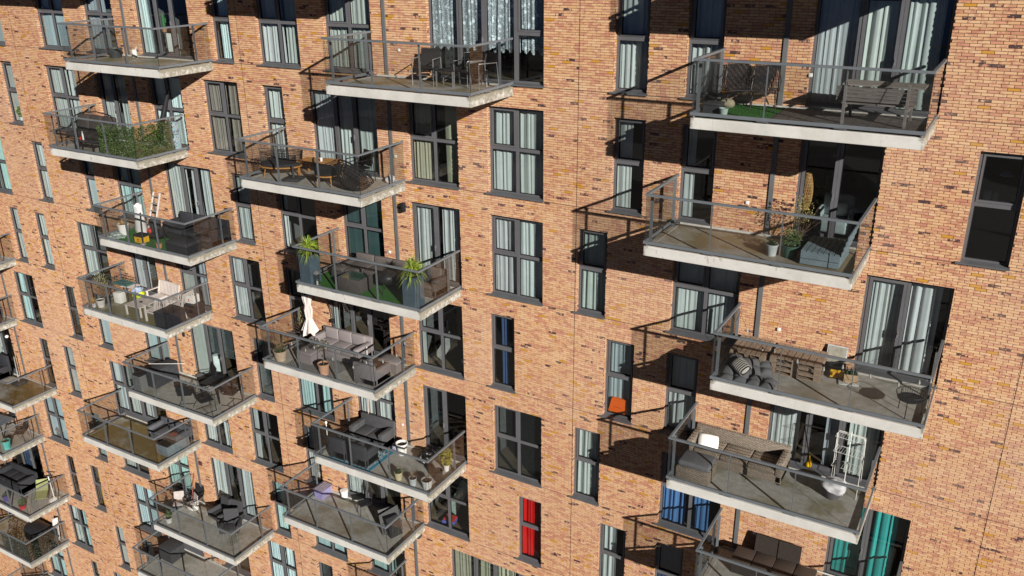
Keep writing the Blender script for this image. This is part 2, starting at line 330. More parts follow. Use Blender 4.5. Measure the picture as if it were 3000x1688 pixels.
# openings: floor: list of (left, right, type, curtains). types: N narrow, T four lights, D two tall doors, E three tall doors, Q three doors + four lights
# curtains: (from, to, colour key, kind) as fractions of the width
W_, S_ = 'white', 'pleated'
OPEN = {
 0: [(-4.16, -1.49, 'E', [(.03, .33, 'white', 'p'), (.35, .64, 'white', 'p'), (.66, .93, 'white', 'p')]), (-6.93, -6.07, 'N', [(.1, .95, 'white', 'p')]), (-8.73, -7.86, 'N', [(.1, .98, 'white', 'p')]),
     (-14.2, -10.65, 'Q', [(.03, .27, 'white', 'l'), (.28, .52, 'white', 'l'), (.53, .76, 'white', 'l'), (.78, .97, 'white', 'l')]), (-17.83, -16.1, 'T', [(.03, .97, 'white', 'p')]),
     (-20.5, -18.83, 'T', [(.05, .52, 'white', 'p'), (.56, .95, 'white', 'p')]), (-22.45, -21.6, 'N', [(.15, .6, 'pale blue', 'p')]), (-26.0, -23.42, 'E', [(.04, .16, 'pale blue', 'p')]),
     (-28.7, -27.1, 'T', [(.1, .55, 'grey', 'p')]), (-31.4, -29.75, 'T', [(.05, .95, 'pale blue', 'f')]), (-34.45, -33.6, 'N', [(.1, .8, 'white', 'f')])],
 1: [(-.6, .31, 'N', []), (-4.16, -2.4, 'D', []), (-6.93, -6.07, 'N', [(.08, .34, 'white', 'p')]), (-8.7, -7.85, 'N', [(.1, .52, 'white', 'p')]),
     (-12.36, -10.65, 'T', [(.04, .48, 'white', 'p'), (.5, .95, 'white', 'p')]), (-15.03, -13.33, 'T', [(.06, .42, 'beige', 'p'), (.66, .9, 'beige', 'p')]), (-18.65, -16.12, 'E', [(.03, .33, 'white', 'p'), (.35, .62, 'white', 'p'), (.66, .97, 'white', 'p')]),
     (-20.58, -19.7, 'N', [(.08, .95, 'white', 'p')]), (-23.22, -21.6, 'T', [(.05, .48, 'taupe', 'p'), (.52, .97, 'taupe', 'p')]), (-25.88, -24.25, 'T', [(.08, .9, 'pale blue', 'p')]),
     (-28.67, -27.04, 'D', [(.08, .46, 'white', 'p'), (.54, .96, 'white', 'p')]), (-31.57, -29.75, 'T', [(.05, .5, 'white', 'p'), (.55, .95, 'white', 'p')]), (-34.35, -33.53, 'N', [(.1, .95, 'white', 'f')])],
 2: [(-2.4, -.6, 'D', [(.04, .46, 'white', 'p'), (.52, .88, 'white', 'p')]), (-6.95, -5.22, 'T', [(.04, .48, 'white', 'p'), (.52, .9, 'white', 'p')]), (-9.62, -8.77, 'N', [(.08, .96, 'white', 'p')]),
     (-12.36, -10.66, 'T', [(.04, .48, 'white', 'p'), (.5, .95, 'white', 'p')]), (-15.1, -13.34, 'D', [(.06, .46, 'white', 'p'), (.54, .95, 'white', 'p')]), (-17.77, -16.14, 'T', [(.03, .97, 'dark teal', 'f')]),
     (-20.45, -18.81, 'T', [(.03, .12, 'white', 'p')]), (-22.5, -21.65, 'N', [(.05, .97, 'white', 'p')]), (-25.8, -23.4, 'E', [(.04, .36, 'white', 'p'), (.47, .64, 'white', 'p'), (.68, .97, 'white', 'p')]),
     (-28.6, -27.1, 'T', [(.05, .95, 'teal', 'p')]), (-30.5, -29.73, 'N', [(.05, .95, 'pale blue', 'f')]), (-33.45, -32.62, 'N', [(.05, .95, 'white', 'p')]), (-37.0, -35.33, 'T', [(.3, .95, 'teal', 'p')])],
 3: [(-4.2, -1.5, 'E', [(.03, .27, 'white', 'p'), (.5, .66, 'grey', 'p'), (.7, .94, 'white', 'p')]), (-6.97, -6.1, 'N', [(.06, .95, 'white', 'p')]), (-8.74, -7.88, 'N', [(.08, .75, 'grey', 'p')]), (-12.43, -11.58, 'N', [(.3, .58, 'navy', 'p')]),
     (-15.08, -13.37, 'T', [(.02, .1, 'white', 'f')]), (-18.65, -16.14, 'E', [(.02, .07, 'white', 'p')]), (-20.5, -19.7, 'N', []), (-23.2, -21.6, 'T', [(.08, .45, 'white', 'p')]), (-25.9, -24.3, 'T', [(.06, .42, 'white', 'f'), (.55, .95, 'grey', 'p')]),
     (-28.6, -27.05, 'D', [(.06, .5, 'white', 'p')]), (-31.6, -29.85, 'T', [(.04, .47, 'white', 'p')]), (-34.3, -33.5, 'N', [(.06, .9, 'white', 'p')]), (-36.05, -35.3, 'N', [(.06, .9, 'white', 'p')])],
 4: [(-2.4, -.6, 'D', [(.05, .46, 'turquoise', 'p'), (.54, .85, 'turquoise', 'p')]), (-6.95, -5.2, 'T', [(.06, .4, 'blue', 'p'), (.54, .8, 'blue', 'p')]), (-9.65, -8.79, 'N', [(.05, .95, 'white', 'p')]), (-12.38, -10.69, 'T', [(.03, .97, 'dark grey', 'b')]),
     (-15.05, -13.35, 'D', [(.05, .47, 'dark grey', 'b')]), (-17.8, -16.15, 'T', [(.04, .96, 'white', 'p')]), (-20.5, -18.82, 'T', [(.05, .45, 'teal', 'p'), (.55, .95, 'teal', 'p')]), (-22.5, -21.65, 'N', [(.03, .97, 'pale blue', 'b')]),
     (-25.85, -23.4, 'E', [(.03, .3, 'white', 'f'), (.36, .97, 'pale blue', 'h')]), (-28.6, -27.1, 'T', [(.04, .96, 'pale blue', 'f')]), (-31.45, -30.6, 'N', [(.05, .97, 'pale blue', 'f')]), (-33.35, -32.55, 'N', [(.05, .9, 'grey', 'h')]), (-36.85, -35.3, 'T', [(.05, .5, 'white', 'h'), (.1, .4, 'teal', 'p')])],
 5: [(-4.2, -1.5, 'E', []), (-6.97, -6.12, 'N', [(.06, .95, 'navy', 'p')]), (-8.75, -7.88, 'N', [(.08, .55, 'white', 'p')]), (-11.54, -10.69, 'N', [(.06, .95, 'red', 'p')]), (-15.1, -13.37, 'T', []),
     (-18.65, -16.15, 'E', [(.04, .33, 'white', 'p'), (.52, .68, 'white', 'p')]), (-20.5, -19.7, 'N', [(.1, .5, 'white', 'p')]), (-23.2, -21.65, 'T', [(.05, .14, 'white', 'f')]), (-25.9, -24.3, 'T', [(.06, .3, 'white', 'p'), (.6, .95, 'white', 'p')]),
     (-31.3, -27.95, 'Q', [(.04, .21, 'white', 'p'), (.25, .47, 'white', 'p'), (.51, .72, 'white', 'p')]), (-34.35, -33.54, 'N', [(.05, .95, 'white', 'f')]), (-36.05, -35.3, 'N', [(.05, .9, 'white', 'h')]), (-40.9, -38.12, 'E', [(.3, .62, 'white', 'p')])],
 6: [(-14.2, -10.65, 'Q', [(.03, .27, 'beige', 'p'), (.28, .52, 'beige', 'p'), (.53, .76, 'beige', 'p'), (.78, .97, 'beige', 'p')]), (-17.8, -16.15, 'T', [(.05, .6, 'teal', 'f')]), (-20.5, -18.85, 'T', [(.05, .95, 'teal', 'f')]), (-22.5, -21.66, 'N', [(.05, .95, 'teal', 'p')]),
     (-25.85, -23.42, 'E', [(.04, .28, 'white', 'p'), (.62, .96, 'white', 'p')]), (-28.7, -27.1, 'T', [(.04, .96, 'teal', 'p')]), (-31.6, -29.8, 'T', [(.05, .3, 'white', 'p')]), (-33.4, -32.6, 'N', [(.05, .95, 'teal', 'f')]), (-36.85, -35.3, 'T', [(.05, .95, 'pale blue', 'f')])],
 7: [(-18.65, -16.15, 'E', []), (-20.5, -19.7, 'N', [(.05, .95, 'grey', 'b')]), (-23.2, -21.6, 'T', [(.04, .48, 'pale blue', 'p'), (.52, .96, 'pale blue', 'p')]), (-25.9, -24.3, 'T', []), (-28.7, -27.1, 'D', [(.1, .9, 'grey', 'p')]), (-31.35, -29.75, 'T', [(.04, .96, 'pale blue', 'p')]),
     (-34.3, -33.52, 'N', [(.35, .85, 'yellow', 'p')]), (-36.05, -35.32, 'N', [(.3, .9, 'gold mesh', 'f')]), (-40.9, -38.05, 'E', [(.35, .55, 'navy', 'p')])],
 8: [(-33.35, -32.6, 'N', [(.1, .6, 'white', 'f')]), (-36.85, -35.3, 'T', [(.05, .45, 'white', 'p'), (.52, .95, 'teal', 'p')]), (-28.6, -27.1, 'T', []), (-31.4, -30.6, 'N', [(.1, .9, 'white', 'f')])],
 9: [(-34.3, -33.5, 'N', [(.1, .9, 'white', 'f')]), (-36.0, -35.3, 'N', [(.2, .7, 'white', 'f')]), (-39.7, -38.12, 'T', [(.05, .95, 'teal', 'p')]), (-46.2, -43.45, 'E', [])],
}
# ================================================================ setting
def structure(name, mb, mat): return tag(mb.build(name, mat), kind='structure')
q = N('asphalt'); n1 = q.noise(q.pos(), .25, 5.0, .6)
vo = q.new('TexVoronoi'); vo.inputs['Scale'].default_value = .06; q.link(q.pos(), vo.inputs['Vector'])  # paler patches on the unseen ground, added to vary reflections in the glass
q.base(q.mix(q.ramp(vo.outputs['Color'], [(.4, (0, 0, 0)), (.5, (1, 1, 1))], True), q.ramp(n1, [(.3, (.05, .05, .052)), (.7, (.085, .083, .08))]), (.20, .20, .19)), .9)
structure('street', MB().box(-400, 400, -300, 300, -1.0, 0.0), q.m)
q = N('paving'); n1 = q.noise(q.pos(), 1.2, 4.0, .6)
q.base(q.ramp(n1, [(.3, (.22, .21, .19)), (.7, (.30, .28, .26))]), .85)
structure('pavement', MB().box(-70, 30, -4.5, 13, 0.004, 0.12), q.m)

BRICK = mat_brick(False); BRICKR = mat_brick(True); MORT = col((.15, .10, .075), .95, 0, .15, 20)
CONC = mat_concrete()
FRAME = col((.115, .115, .124), .42, 0, .10, 3.0, .5)
GASK = col((.012, .012, .014), .6)
SILL = col((.105, .110, .122), .5, 0, .15, 4.0, .5)
RAIL = col((.14, .155, .172), .38, .0, .12, 3.0, .5)
PIPE = col((.13, .135, .14), .5, 0, .15, 2.0)
PGLASS = mat_glass('window_glass', (.80, .88, .89), 1.3)
BGLASS = mat_glass('balcony_glass', (.82, .825, .82), 1.3)
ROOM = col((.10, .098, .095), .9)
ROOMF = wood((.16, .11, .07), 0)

bld = empty('apartment_building', (0, 0, 0))
tag(bld, 'large buff and pink brick apartment block with staggered concrete balconies and grey framed windows', 'building')
X0, X1, ZT = -62.0, 14.0, 49.0
wl = MB(); REV = .20
XB0, XB1, ZB0, ZB1 = -48.0, 6.0, zf(9) - 1.6, zf(0) + 4.6      # part of the wall laid in real bricks
JD = .014
lev = sorted(OPEN); bk = MB()
def wq(a, b, c, d, y=JD, m=None): (m or bk).quad((a, y, c), (b, y, c), (b, y, d), (a, y, d))
wq(XB0, XB1, zf(min(lev)) + 2.68, ZB1); wq(XB0, XB1, ZB0, zf(max(lev)) + .28)
for (p_, q_, r_, s_) in ((X0, XB0, 0, ZT), (XB1, X1, 0, ZT), (XB0, XB1, 0, ZB0), (XB0, XB1, ZB1, ZT)): wq(p_, q_, r_, s_, 0, wl)
for k in lev:
    z0, z1 = zf(k) + .28, zf(k) + 2.68
    if k + 1 in OPEN: wq(XB0, XB1, zf(k + 1) + 2.68, z0)
    cur = XB0
    for a, b, t, cu in sorted(OPEN[k], key=lambda o: o[0]):
        wq(cur, a, z0, z1); cur = b; D_ = REV + .06
        for x in (a, b): wl.quad((x, JD, z0), (x, D_, z0), (x, D_, z1), (x, JD, z1))
        for z in (z0, z1): wl.quad((a, JD, z), (b, JD, z), (b, D_, z), (a, D_, z))
    wq(cur, XB1, z0, z1)
wl.quad((X0, 0, 0), (X0, 12, 0), (X0, 12, ZT), (X0, 0, ZT)); wl.quad((X1, 0, 0), (X1, 12, 0), (X1, 12, ZT), (X1, 0, ZT))
wl.quad((X0, 12, 0), (X1, 12, 0), (X1, 12, ZT), (X0, 12, ZT))
wl.build('wall', BRICK, bld); bk.build('mortar', MORT, bld)
# the bricks themselves
rng = np.random.default_rng(11); segs = []; JT = .0105
row = int((ZB0 - BZ0) / BH)
while True:
    za = BZ0 + row * BH; zb = za + BH - JT; row += 1
    if zb > ZB1: break
    if za < ZB0: continue
    k = None; ops = []
    for kk in lev:
        z0, z1 = zf(kk) + .28, zf(kk) + 2.68
        if zb > z0 + .002 and za < z1 - .002: ops = [(o[0], o[1]) for o in sorted(OPEN[kk])]; zc = z1; break
    cur = XB0; parts_ = []
    for a, b in ops:
        parts_.append((cur, a, za, zb)); cur = b
        if zb > zc + .006: parts_.append((a, b, zc, zb))
    parts_.append((cur, XB1, za, zb))
    off = (row % 2) * BL_ / 2 + (rng.random() - .5) * .03
    for a, b, c, d in parts_:
        n0 = math.floor((a - off) / BL_); js = off + BL_ * np.arange(n0, math.ceil((b - off) / BL_) + 1)
        L_ = np.maximum(js[:-1] + JT / 2, a); R2 = np.minimum(js[1:] - JT / 2, b)
        if len(L_) and js[0] < a: L_[0] = a
        ok = (R2 - L_) > .018; L_, R2 = L_[ok], R2[ok]
        segs.append(np.stack([L_, R2, np.full_like(L_, c), np.full_like(L_, d)], 1))
sg = np.concatenate(segs); nb = len(sg)
j_ = lambda s_: (rng.random(nb) - .5) * s_
xa, xb, za, zb = sg[:, 0], sg[:, 1], sg[:, 2] + j_(.0012), sg[:, 3] + j_(.0012); y0 = j_(.003) - .0005; y1 = np.full(nb, JD + .001)
V = np.empty((nb, 8, 3), np.float32)
for i, (x, y, z) in enumerate([(xa, y0, za), (xb, y0, za), (xb, y0, zb), (xa, y0, zb), (xa, y1, za), (xb, y1, za), (xb, y1, zb), (xa, y1, zb)]):
    V[:, i, 0] = x; V[:, i, 1] = y; V[:, i, 2] = z
Fq = np.array([(0, 1, 2, 3), (0, 4, 5, 1), (3, 2, 6, 7), (0, 3, 7, 4), (1, 5, 6, 2)])
F_ = (np.arange(nb)[:, None, None] * 8 + Fq[None]).reshape(-1)
me = bpy.data.meshes.new('brickwork'); me.vertices.add(nb * 8); me.vertices.foreach_set('co', V.reshape(-1))
me.loops.add(nb * 20); me.loops.foreach_set('vertex_index', F_.astype(np.int32)); me.polygons.add(nb * 5)
me.polygons.foreach_set('loop_start', np.arange(0, nb * 20, 4, dtype=np.int32))
for nm in ('r1', 'r2'):
    at_ = me.attributes.new(nm, 'FLOAT', 'FACE'); at_.data.foreach_set('value', np.repeat(rng.random(nb), 5).astype(np.float32))
me.materials.append(BRICKR); me.update(calc_edges=True); me.validate(); me.shade_flat()
bo = bpy.data.objects.new('brickwork', me); COL.objects.link(bo); bo.parent = bld
MB().box(X0, X1, 0.02, 12, ZT, ZT + .3).build('roof', CONC, bld)
# interior: floors, rear walls, partitions
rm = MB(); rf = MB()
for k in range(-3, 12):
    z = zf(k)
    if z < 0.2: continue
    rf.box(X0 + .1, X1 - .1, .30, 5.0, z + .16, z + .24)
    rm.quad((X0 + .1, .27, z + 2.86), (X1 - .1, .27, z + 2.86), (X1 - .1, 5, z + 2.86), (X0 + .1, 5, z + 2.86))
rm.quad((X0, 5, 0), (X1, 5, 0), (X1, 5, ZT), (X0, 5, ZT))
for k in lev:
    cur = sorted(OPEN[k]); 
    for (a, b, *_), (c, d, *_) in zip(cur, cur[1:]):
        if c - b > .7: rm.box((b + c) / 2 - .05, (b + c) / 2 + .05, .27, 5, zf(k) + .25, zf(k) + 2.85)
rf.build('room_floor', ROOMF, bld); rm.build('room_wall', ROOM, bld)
# slim movement joints in the brickwork
jm = MB(); JM = col((.045, .03, .028), .9)
for x in (-9.665, .935, -21.3, -33.0): jm.box(x - .006, x + .006, -.003, .002, 4, ZT - 2)
for k in range(0, 10):
    z = zf(k) + .262; cur = X0
    for a, b, t, cu in sorted(OPEN.get(k, []), key=lambda o: o[0]):
        if a - .1 > cur: jm.box(cur, a - .1, -.0035, .002, z - .005, z + .005)
        cur = b + .03
    jm.box(cur, X1, -.0035, .002, z - .005, z + .005)
jm.build('movement_joint', JM, bld)
for x in (-4.70, -15.62, -26.54, -37.57):
    pm = MB(); pm.box(x - .055, x + .055, -.035, -.001, 3, ZT)
    pm.build('drainpipe', PIPE, bld, bevel=.006)
so_ = MB()                                         # small wall sockets beside the doors

# ---------------------------------------------------------------- windows
CURT = []
def make_window(k, a, b, t, curt):
    z0, z1 = zf(k) + .28, zf(k) + 2.68
    fy0, fy1 = REV - .07, REV; W = b - a
    zt = z0 + 1.27; fw = .065
    fm = MB(); gm = MB(); pm = MB()
    fm.box(a, a + fw, fy0, fy1, z0, z1); fm.box(b - fw, b, fy0, fy1, z0, z1)
    fm.box(a + fw, b - fw, fy0, fy1, z1 - fw, z1); fm.box(a + fw, b - fw, fy0, fy1, z0 + .02, z0 + .02 + fw)
    cells = []
    def cell(xa, xb, za, zb, sash):
        cells.append((xa, xb, za, zb))
        if sash:
            s = sash
            for (p, q_, r, u) in ((xa + .006, xa + s, za + .006, zb - .006), (xb - s, xb - .006, za + .006, zb - .006), (xa + s, xb - s, zb - s, zb - .006), (xa + s, xb - s, za + .006, za + s)):
                fm.box(p, q_, fy0 - .014, fy1 - .012, r, u)
            xa, xb, za, zb = xa + s, xb - s, za + s, zb - s
        g = .012
        for (p, q_, r, u) in ((xa, xa + g, za, zb), (xb - g, xb, za, zb), (xa + g, xb - g, zb - g, zb), (xa + g, xb - g, za, za + g)):
            gm.box(p, q_, fy0 + .022, fy1 - .006, r, u)
        pm.quad((xa + .002, fy1 - .03, za + .002), (xb - .002, fy1 - .03, za + .002), (xb - .002, fy1 - .03, zb - .002), (xa + .002, fy1 - .03, zb - .002))
    zb_ = z0 + .02 + fw; zt_ = z1 - fw
    def four(xa, xb, n, open_left=True):
        # a transom and n columns
        fm.box(xa, xb, fy0 - .002, fy1 - .001, zt - .045, zt + .045)
        step = (xb - xa) / n
        for i in range(n):
            if i: 
                fm.box(xa + i * step - .045, xa + i * step + .045, fy0 - .001, fy1 - .002, zb_, zt - .045)
                fm.box(xa + i * step - .045, xa + i * step + .045, fy0 - .001, fy1 - .002, zt + .045, zt_)
            p = xa + i * step + (.045 if i else 0); r = xa + (i + 1) * step - (.045 if i < n - 1 else 0)
            cell(p, r, zb_, zt - .045, 0); cell(p, r, zt + .045, zt_, .05 if (i == 0) else 0)
    def doors(xa, xb, n):
        step = (xb - xa) / n
        for i in range(n):
            if i: fm.box(xa + i * step - .035, xa + i * step + .035, fy0 - .001, fy1 - .002, zb_, zt_)
            p = xa + i * step + (.035 if i else 0); r = xa + (i + 1) * step - (.035 if i < n - 1 else 0)
            dr = (n == 3 and i == 1) or (n == 2 and i == 0)
            cell(p, r, zb_, zt_, .075 if dr else 0)
            if dr: hm.append((r - .035, zf(k) + 1.35))
    hm = []
    if t == 'N': four(a + fw, b - fw, 1)
    elif t == 'T': four(a + fw, b - fw, 2)
    elif t == 'D': doors(a + fw, b - fw, 2)
    elif t == 'E': doors(a + fw, b - fw, 3)
    elif t == 'Q':
        if a < -25: 
            c = a + W * .49; fm.box(c - .06, c + .06, fy0 - .003, fy1 - .003, zb_, zt_); four(a + fw, c - .06, 2); doors(c + .06, b - fw, 2)
        else:
            c = b - W * .245; fm.box(c - .06, c + .06, fy0 - .003, fy1 - .003, zb_, zt_); doors(a + fw, c - .06, 3); four(c + .06, b - fw, 1)
    f = fm.build('window', FRAME, bld)
    gm.build('seal', GASK, f); pm.build('pane', PGLASS, f)
    for hx, hz in hm: MB().box(hx - .012, hx + .012, fy0 - .07, fy0 - .045, hz - .09, hz + .09).box(hx - .01, hx + .01, fy0 - .046, fy0 - .014, hz - .02, hz + .02).build('handle', col((.55, .55, .56), .3, .8), f)
    # sloping sill with a nosing in front of the bricks
    sm = MB()
    sm.prism([(REV - .065, z0 + .045), (-.055, z0 + .012), (-.055, z0 - .022), (-.048, z0 - .022), (-.046, z0 + .002), (REV - .065, z0 + .03)], a + .001, b - .001, 'x')
    sm.prism([(-.001, z0 + .02), (-.055, z0 + .012), (-.055, z0 - .022), (-.001, z0 - .016)], a - .09, a + .0005, 'x')
    sm.prism([(-.001, z0 + .02), (-.055, z0 + .012), (-.055, z0 - .022), (-.001, z0 - .016)], b - .0005, b + .03, 'x')
    sm.build('sill', SILL, f)
    for i, cc in enumerate(sorted(curt)): CURT.append((k, a, b, t, i, len(curt)) + cc)
for k in lev:
    for a, b, t, cu in OPEN[k]: make_window(k, a, b, t, cu)

# ---------------------------------------------------------------- curtains
CC = {'white': (.66, .66, .64), 'pale blue': (.68, .78, .81), 'beige': (.40, .37, .27), 'taupe': (.30, .25, .21), 'grey': (.38, .40, .42), 'dark teal': (.055, .10, .10),
      'teal': (.52, .70, .68), 'navy': (.05, .08, .17), 'turquoise': (.05, .36, .34), 'blue': (.10, .21, .44), 'red': (.85, .012, .01), 'dark grey': (.10, .12, .13),
      'yellow': (.72, .36, .02), 'gold mesh': (.16, .11, .05)}
q = N('lace'); P = q.sep(q.pos())
fl = q.new('TexVoronoi', feature='F1'); fl.inputs['Scale'].default_value = 7.0; q.link(q.pos(), fl.inputs['Vector'])
fine = q.noise(q.pos(), 60, 3.0)
a_ = q.math('MAXIMUM', q.math('LESS_THAN', fl.outputs['Distance'], .32), q.math('GREATER_THAN', fine, .56))
q.base((.80, .82, .86), .9); tr = q.new('BsdfTransparent'); mx = q.new('MixShader')
q.link(q.math('ADD', q.math('MULTIPLY', a_, .62), .30), mx.inputs[0]); q.link(tr.outputs[0], mx.inputs[1]); q.link(q.b.outputs[0], mx.inputs[2]); q.link(mx.outputs[0], q.out.inputs[0])
LACE = q.m
def place_of(k, a, b):
    xc = (a + b) / 2; best = None
    for c in 'RMLF':
        u = BAL[c].get(k)
        if u is None or (c, k) not in NICK: continue
        if u - .3 < xc < u + BW + .3:
            same = sorted(o[0] for o in OPEN[k] if u - .3 < (o[0] + o[1]) / 2 < u + BW + .3); i = same.index(a)
            w_ = {1: [''], 2: ['left ', 'right '], 3: ['left ', 'middle ', 'right ']}[len(same)][i]
            return '%swindow behind the %s' % (w_, NICK[(c, k)])
        d = xc - (u + BW / 2)
        if best is None or abs(d) < abs(best[0]): best = (d, c)
    if best is None: return 'window in row %d' % k
    d, c = best; u = BAL[c][k]
    def owner(o):
        x = (o[0] + o[1]) / 2; m = None
        for cc in 'RMLF':
            uu = BAL[cc].get(k)
            if uu is None or (cc, k) not in NICK: continue
            if uu - .3 < x < uu + BW + .3: return None
            dd = x - (uu + BW / 2)
            if m is None or abs(dd) < abs(m[0]): m = (dd, cc)
        return (m[1], m[0] > 0)
    same = [o for o in OPEN[k] if owner(o) == (c, d > 0)]
    same.sort(key=lambda o: abs((o[0] + o[1]) / 2 - u - BW / 2)); i = [o[0] for o in same].index(a)
    return '%s window %s of the %s' % (['first', 'second', 'third', 'fourth', 'fifth'][i], 'right' if d > 0 else 'left', NICK[(c, k)])
KN = {'p': 'pleated curtain', 'l': 'lace curtain', 'b': 'slatted blind', 'f': 'flat curtain', 'h': 'half-drawn blind'}
rnd = random.Random(3)
for (k, a, b, t, i, n, c0, c1, cc, kind) in CURT:
    W = b - a; xa = a + c0 * W - (.14 if c0 < .11 else 0); xb = a + c1 * W + (.05 if c1 > .93 else 0); z0 = zf(k) + .30; z1 = zf(k) + 2.70; mb = MB(); y = REV + .09
    base = CC[cc]
    if kind in 'plf':
        L = xb - xa; per = rnd.uniform(.13, .17) if kind != 'f' else .45; amp = (.026 if kind != 'f' else .008); m = max(10, int(L / per * 8)); ph = rnd.random() * 6
        if kind == 'l': lows = .78
        else: lows = .015 + rnd.random() * .02
        gather = rnd.uniform(-.04, .04)
        rows = [0, .25, .5, .75, 1.0]; vs = []; fs = []
        for r in rows:
            for j in range(m + 1):
                f = j / m; x = xa + L * f; jit = .5 * math.sin(ph + f * L * 9) + .3 * math.sin(ph * 2 + f * L * 23)
                A = amp * (.7 + .3 * math.sin(f * L * 5 + ph)) * (1.15 - .3 * r)
                yy = y + A * (math.sin(2 * PI * x / per + jit * 3.2) + .45 * math.sin(2 * PI * x / per * .53 + ph * 3 + r)) + .02 * math.sin(f * L * 4 + r * 3 + ph)
                zz = z1 - (z1 - z0 - lows) * r
                if kind == 'l' and r == 1: zz += .07 * math.cos(2 * PI * x / .22) + .03 * math.cos(x * 31)
                xx = x + (gather * r * (f - .5)) + amp * .35 * math.sin(4 * PI * x / per + jit)
                vs.append((xx, yy, zz))
        for r in range(len(rows) - 1):
            for j in range(m): fs.append((r * (m + 1) + j, r * (m + 1) + j + 1, (r + 1) * (m + 1) + j + 1, (r + 1) * (m + 1) + j))
        mb.add(vs, fs, True)
        tw = rnd.uniform(.82, 1.12); base = tuple(min(.85, round(x * tw * (1 + rnd.uniform(-.03, .03)), 3)) for x in base)
        mat = LACE if kind == 'l' else fabric(base, .06, 160.0, .25 if cc == 'white' else .12)
    else:
        zl = z0 + (.02 if kind == 'b' else rnd.uniform(.9, 1.25))
        z = z1 - .03; mb.box(xa, xb, y - .02, y + .02, z1 - .03, z1)
        while z > zl: mb.obox(((xa + xb) / 2, y, z), (xb - xa, .032, .002), (R_(-28), 0, 0)); z -= .034
        mat = col(base, .6)
    nm = 'curtain' if kind in 'plf' else 'window_blind'
    o = mb.build(nm, mat)
    side = '' if n == 1 else {2: ['left ', 'right '], 3: ['left ', 'middle ', 'right '], 4: ['far left ', 'inner left ', 'inner right ', 'far right ']}[n][i]
    lab = '%s%s %s, %s' % (side, cc, KN[kind], place_of(k, a, b))
    tag(o, lab, 'curtain' if kind in 'plf' else 'blind', 'curtains and blinds behind the facade windows')
# lace windows: plain pleated sheers hanging lower behind the lace
# ---------------------------------------------------------------- balconies
FLR = {}
def floor_mat(c, k):
    st = {('L', 5): ((.20, .14, .045), .60), ('F', 5): ((.19, .13, .045), .56), ('R', 1): ((.26, .21, .12), .56), ('R', 3): ((.20, .18, .09), .47), ('L', 3): ((.19, .17, .085), .62), ('L', 0): ((.26, .23, .12), .5),
          ('M', 5): ((.25, .22, .16), .46), ('M', 0): ((.24, .20, .10), .5), ('L', 6): ((.24, .23, .17), .47), ('F', 8): ((.22, .18, .10), .55)}.get((c, k), ((.27, .25, .20), .42))
    if st not in FLR: FLR[st] = mat_floor(*st)
    return FLR[st]
def make_balcony(c, k, u):
    z = zf(k); x0, x1, yf = u, u + BW, -BD
    sm = MB(); sm.box(x0, x1, yf, -.004, z, z + .235)
    sl_ = sm.build('balcony', CONC, bld, bevel=.012)
    MB().box(x0 + .07, x1 - .07, yf + .07, -.006, z + .236, z + .243).build('floor', floor_mat(c, k), sl_)
    MB().box(x0 + .16, x1 - .05, -.075, -.007, z + .244, z + .285).build('upstand', col((.52, .51, .48), .8), sl_)
    MB().box(x0 + .17, x0 + .185, yf + .16, -.09, z + .2435, z + .246).build('floor_line', col((.6, .6, .57), .8), sl_)
    zr = z + 1.41; rh = .05; i_ = .012
    tr = MB()
    tr.box(x0 - i_, x1 + i_, yf - i_, yf + .05, zr, zr + rh); tr.box(x0 - i_, x0 + .05, yf + .05, -.004, zr, zr + rh); tr.box(x1 - .05, x1 + i_, yf + .05, -.004, zr, zr + rh)
    tr.build('top_rail', RAIL, sl_, bevel=.004)
    br = MB(); b0, b1 = z + .285, z + .355
    br.box(x0 - i_, x1 + i_, yf - i_, yf + .028, b0, b1); br.box(x0 - i_, x0 + .028, yf + .028, -.004, b0, b1); br.box(x1 - .028, x1 + i_, yf + .028, -.004, b0, b1)
    br.build('bottom_rail', RAIL, sl_, bevel=.004)
    gap = .008; xs = [x0 + .01, x0 + BW / 3, x0 + 2 * BW / 3, x1 - .01]
    for a, b in zip(xs, xs[1:]):
        MB().quad((a + gap, yf + .008, b1), (b - gap, yf + .008, b1), (b - gap, yf + .008, zr), (a + gap, yf + .008, zr)).build('glass_panel', BGLASS, sl_)
    for x in (x0 + .006, x1 - .006): MB().quad((x, yf + .02, b1), (x, -.02, b1), (x, -.02, zr), (x, yf + .02, zr)).build('glass_panel', BGLASS, sl_)
    for x in xs[1:3]:
        MB().box(x - .007, x + .007, yf + .03, yf + .10, z + .244, zr - .001).box(x - .05, x + .05, yf + .02, yf + .14, z + .2445, z + .256).build('post', RAIL, sl_)
    for x, y in ((x0 + .03, -.32), (x0 + .03, -1.78), (x1 - .10, -.55)):
        MB().box(x, x + .07, y - .007, y + .007, z + .244, zr - .001).box(x - .01, x + .11, y - .05, y + .05, z + .2445, z + .256).build('post', RAIL, sl_)
    # glass corner: slim edge strips where two panes meet, and clamps under the rail
    MB().box(x1 - .012, x1 - .002, yf + .002, yf + .012, b1, zr).build('corner_strip', GASK, sl_)
    cl = col((.30, .30, .31), .35, .7)
    for x in (x0 + .06, x1 - .06): MB().lathe([(.03, 0), (.03, .05)], 10, (x, yf + .03, z + .236)).build('clamp', cl, sl_)
    for x in xs[1:3]: MB().box(x - .12, x + .12, yf - .004, yf + .04, z + .262, z + .284).build('clamp', cl, sl_)
    MB().box(x1 - .03, x1 + .004, -1.35, -1.1, z + .262, z + .284).build('clamp', cl, sl_); MB().box(x0 - .004, x0 + .03, -1.35, -1.1, z + .262, z + .284).build('clamp', cl, sl_)
for c in 'RMLF':
    for k, u in BAL[c].items(): make_balcony(c, k, u)
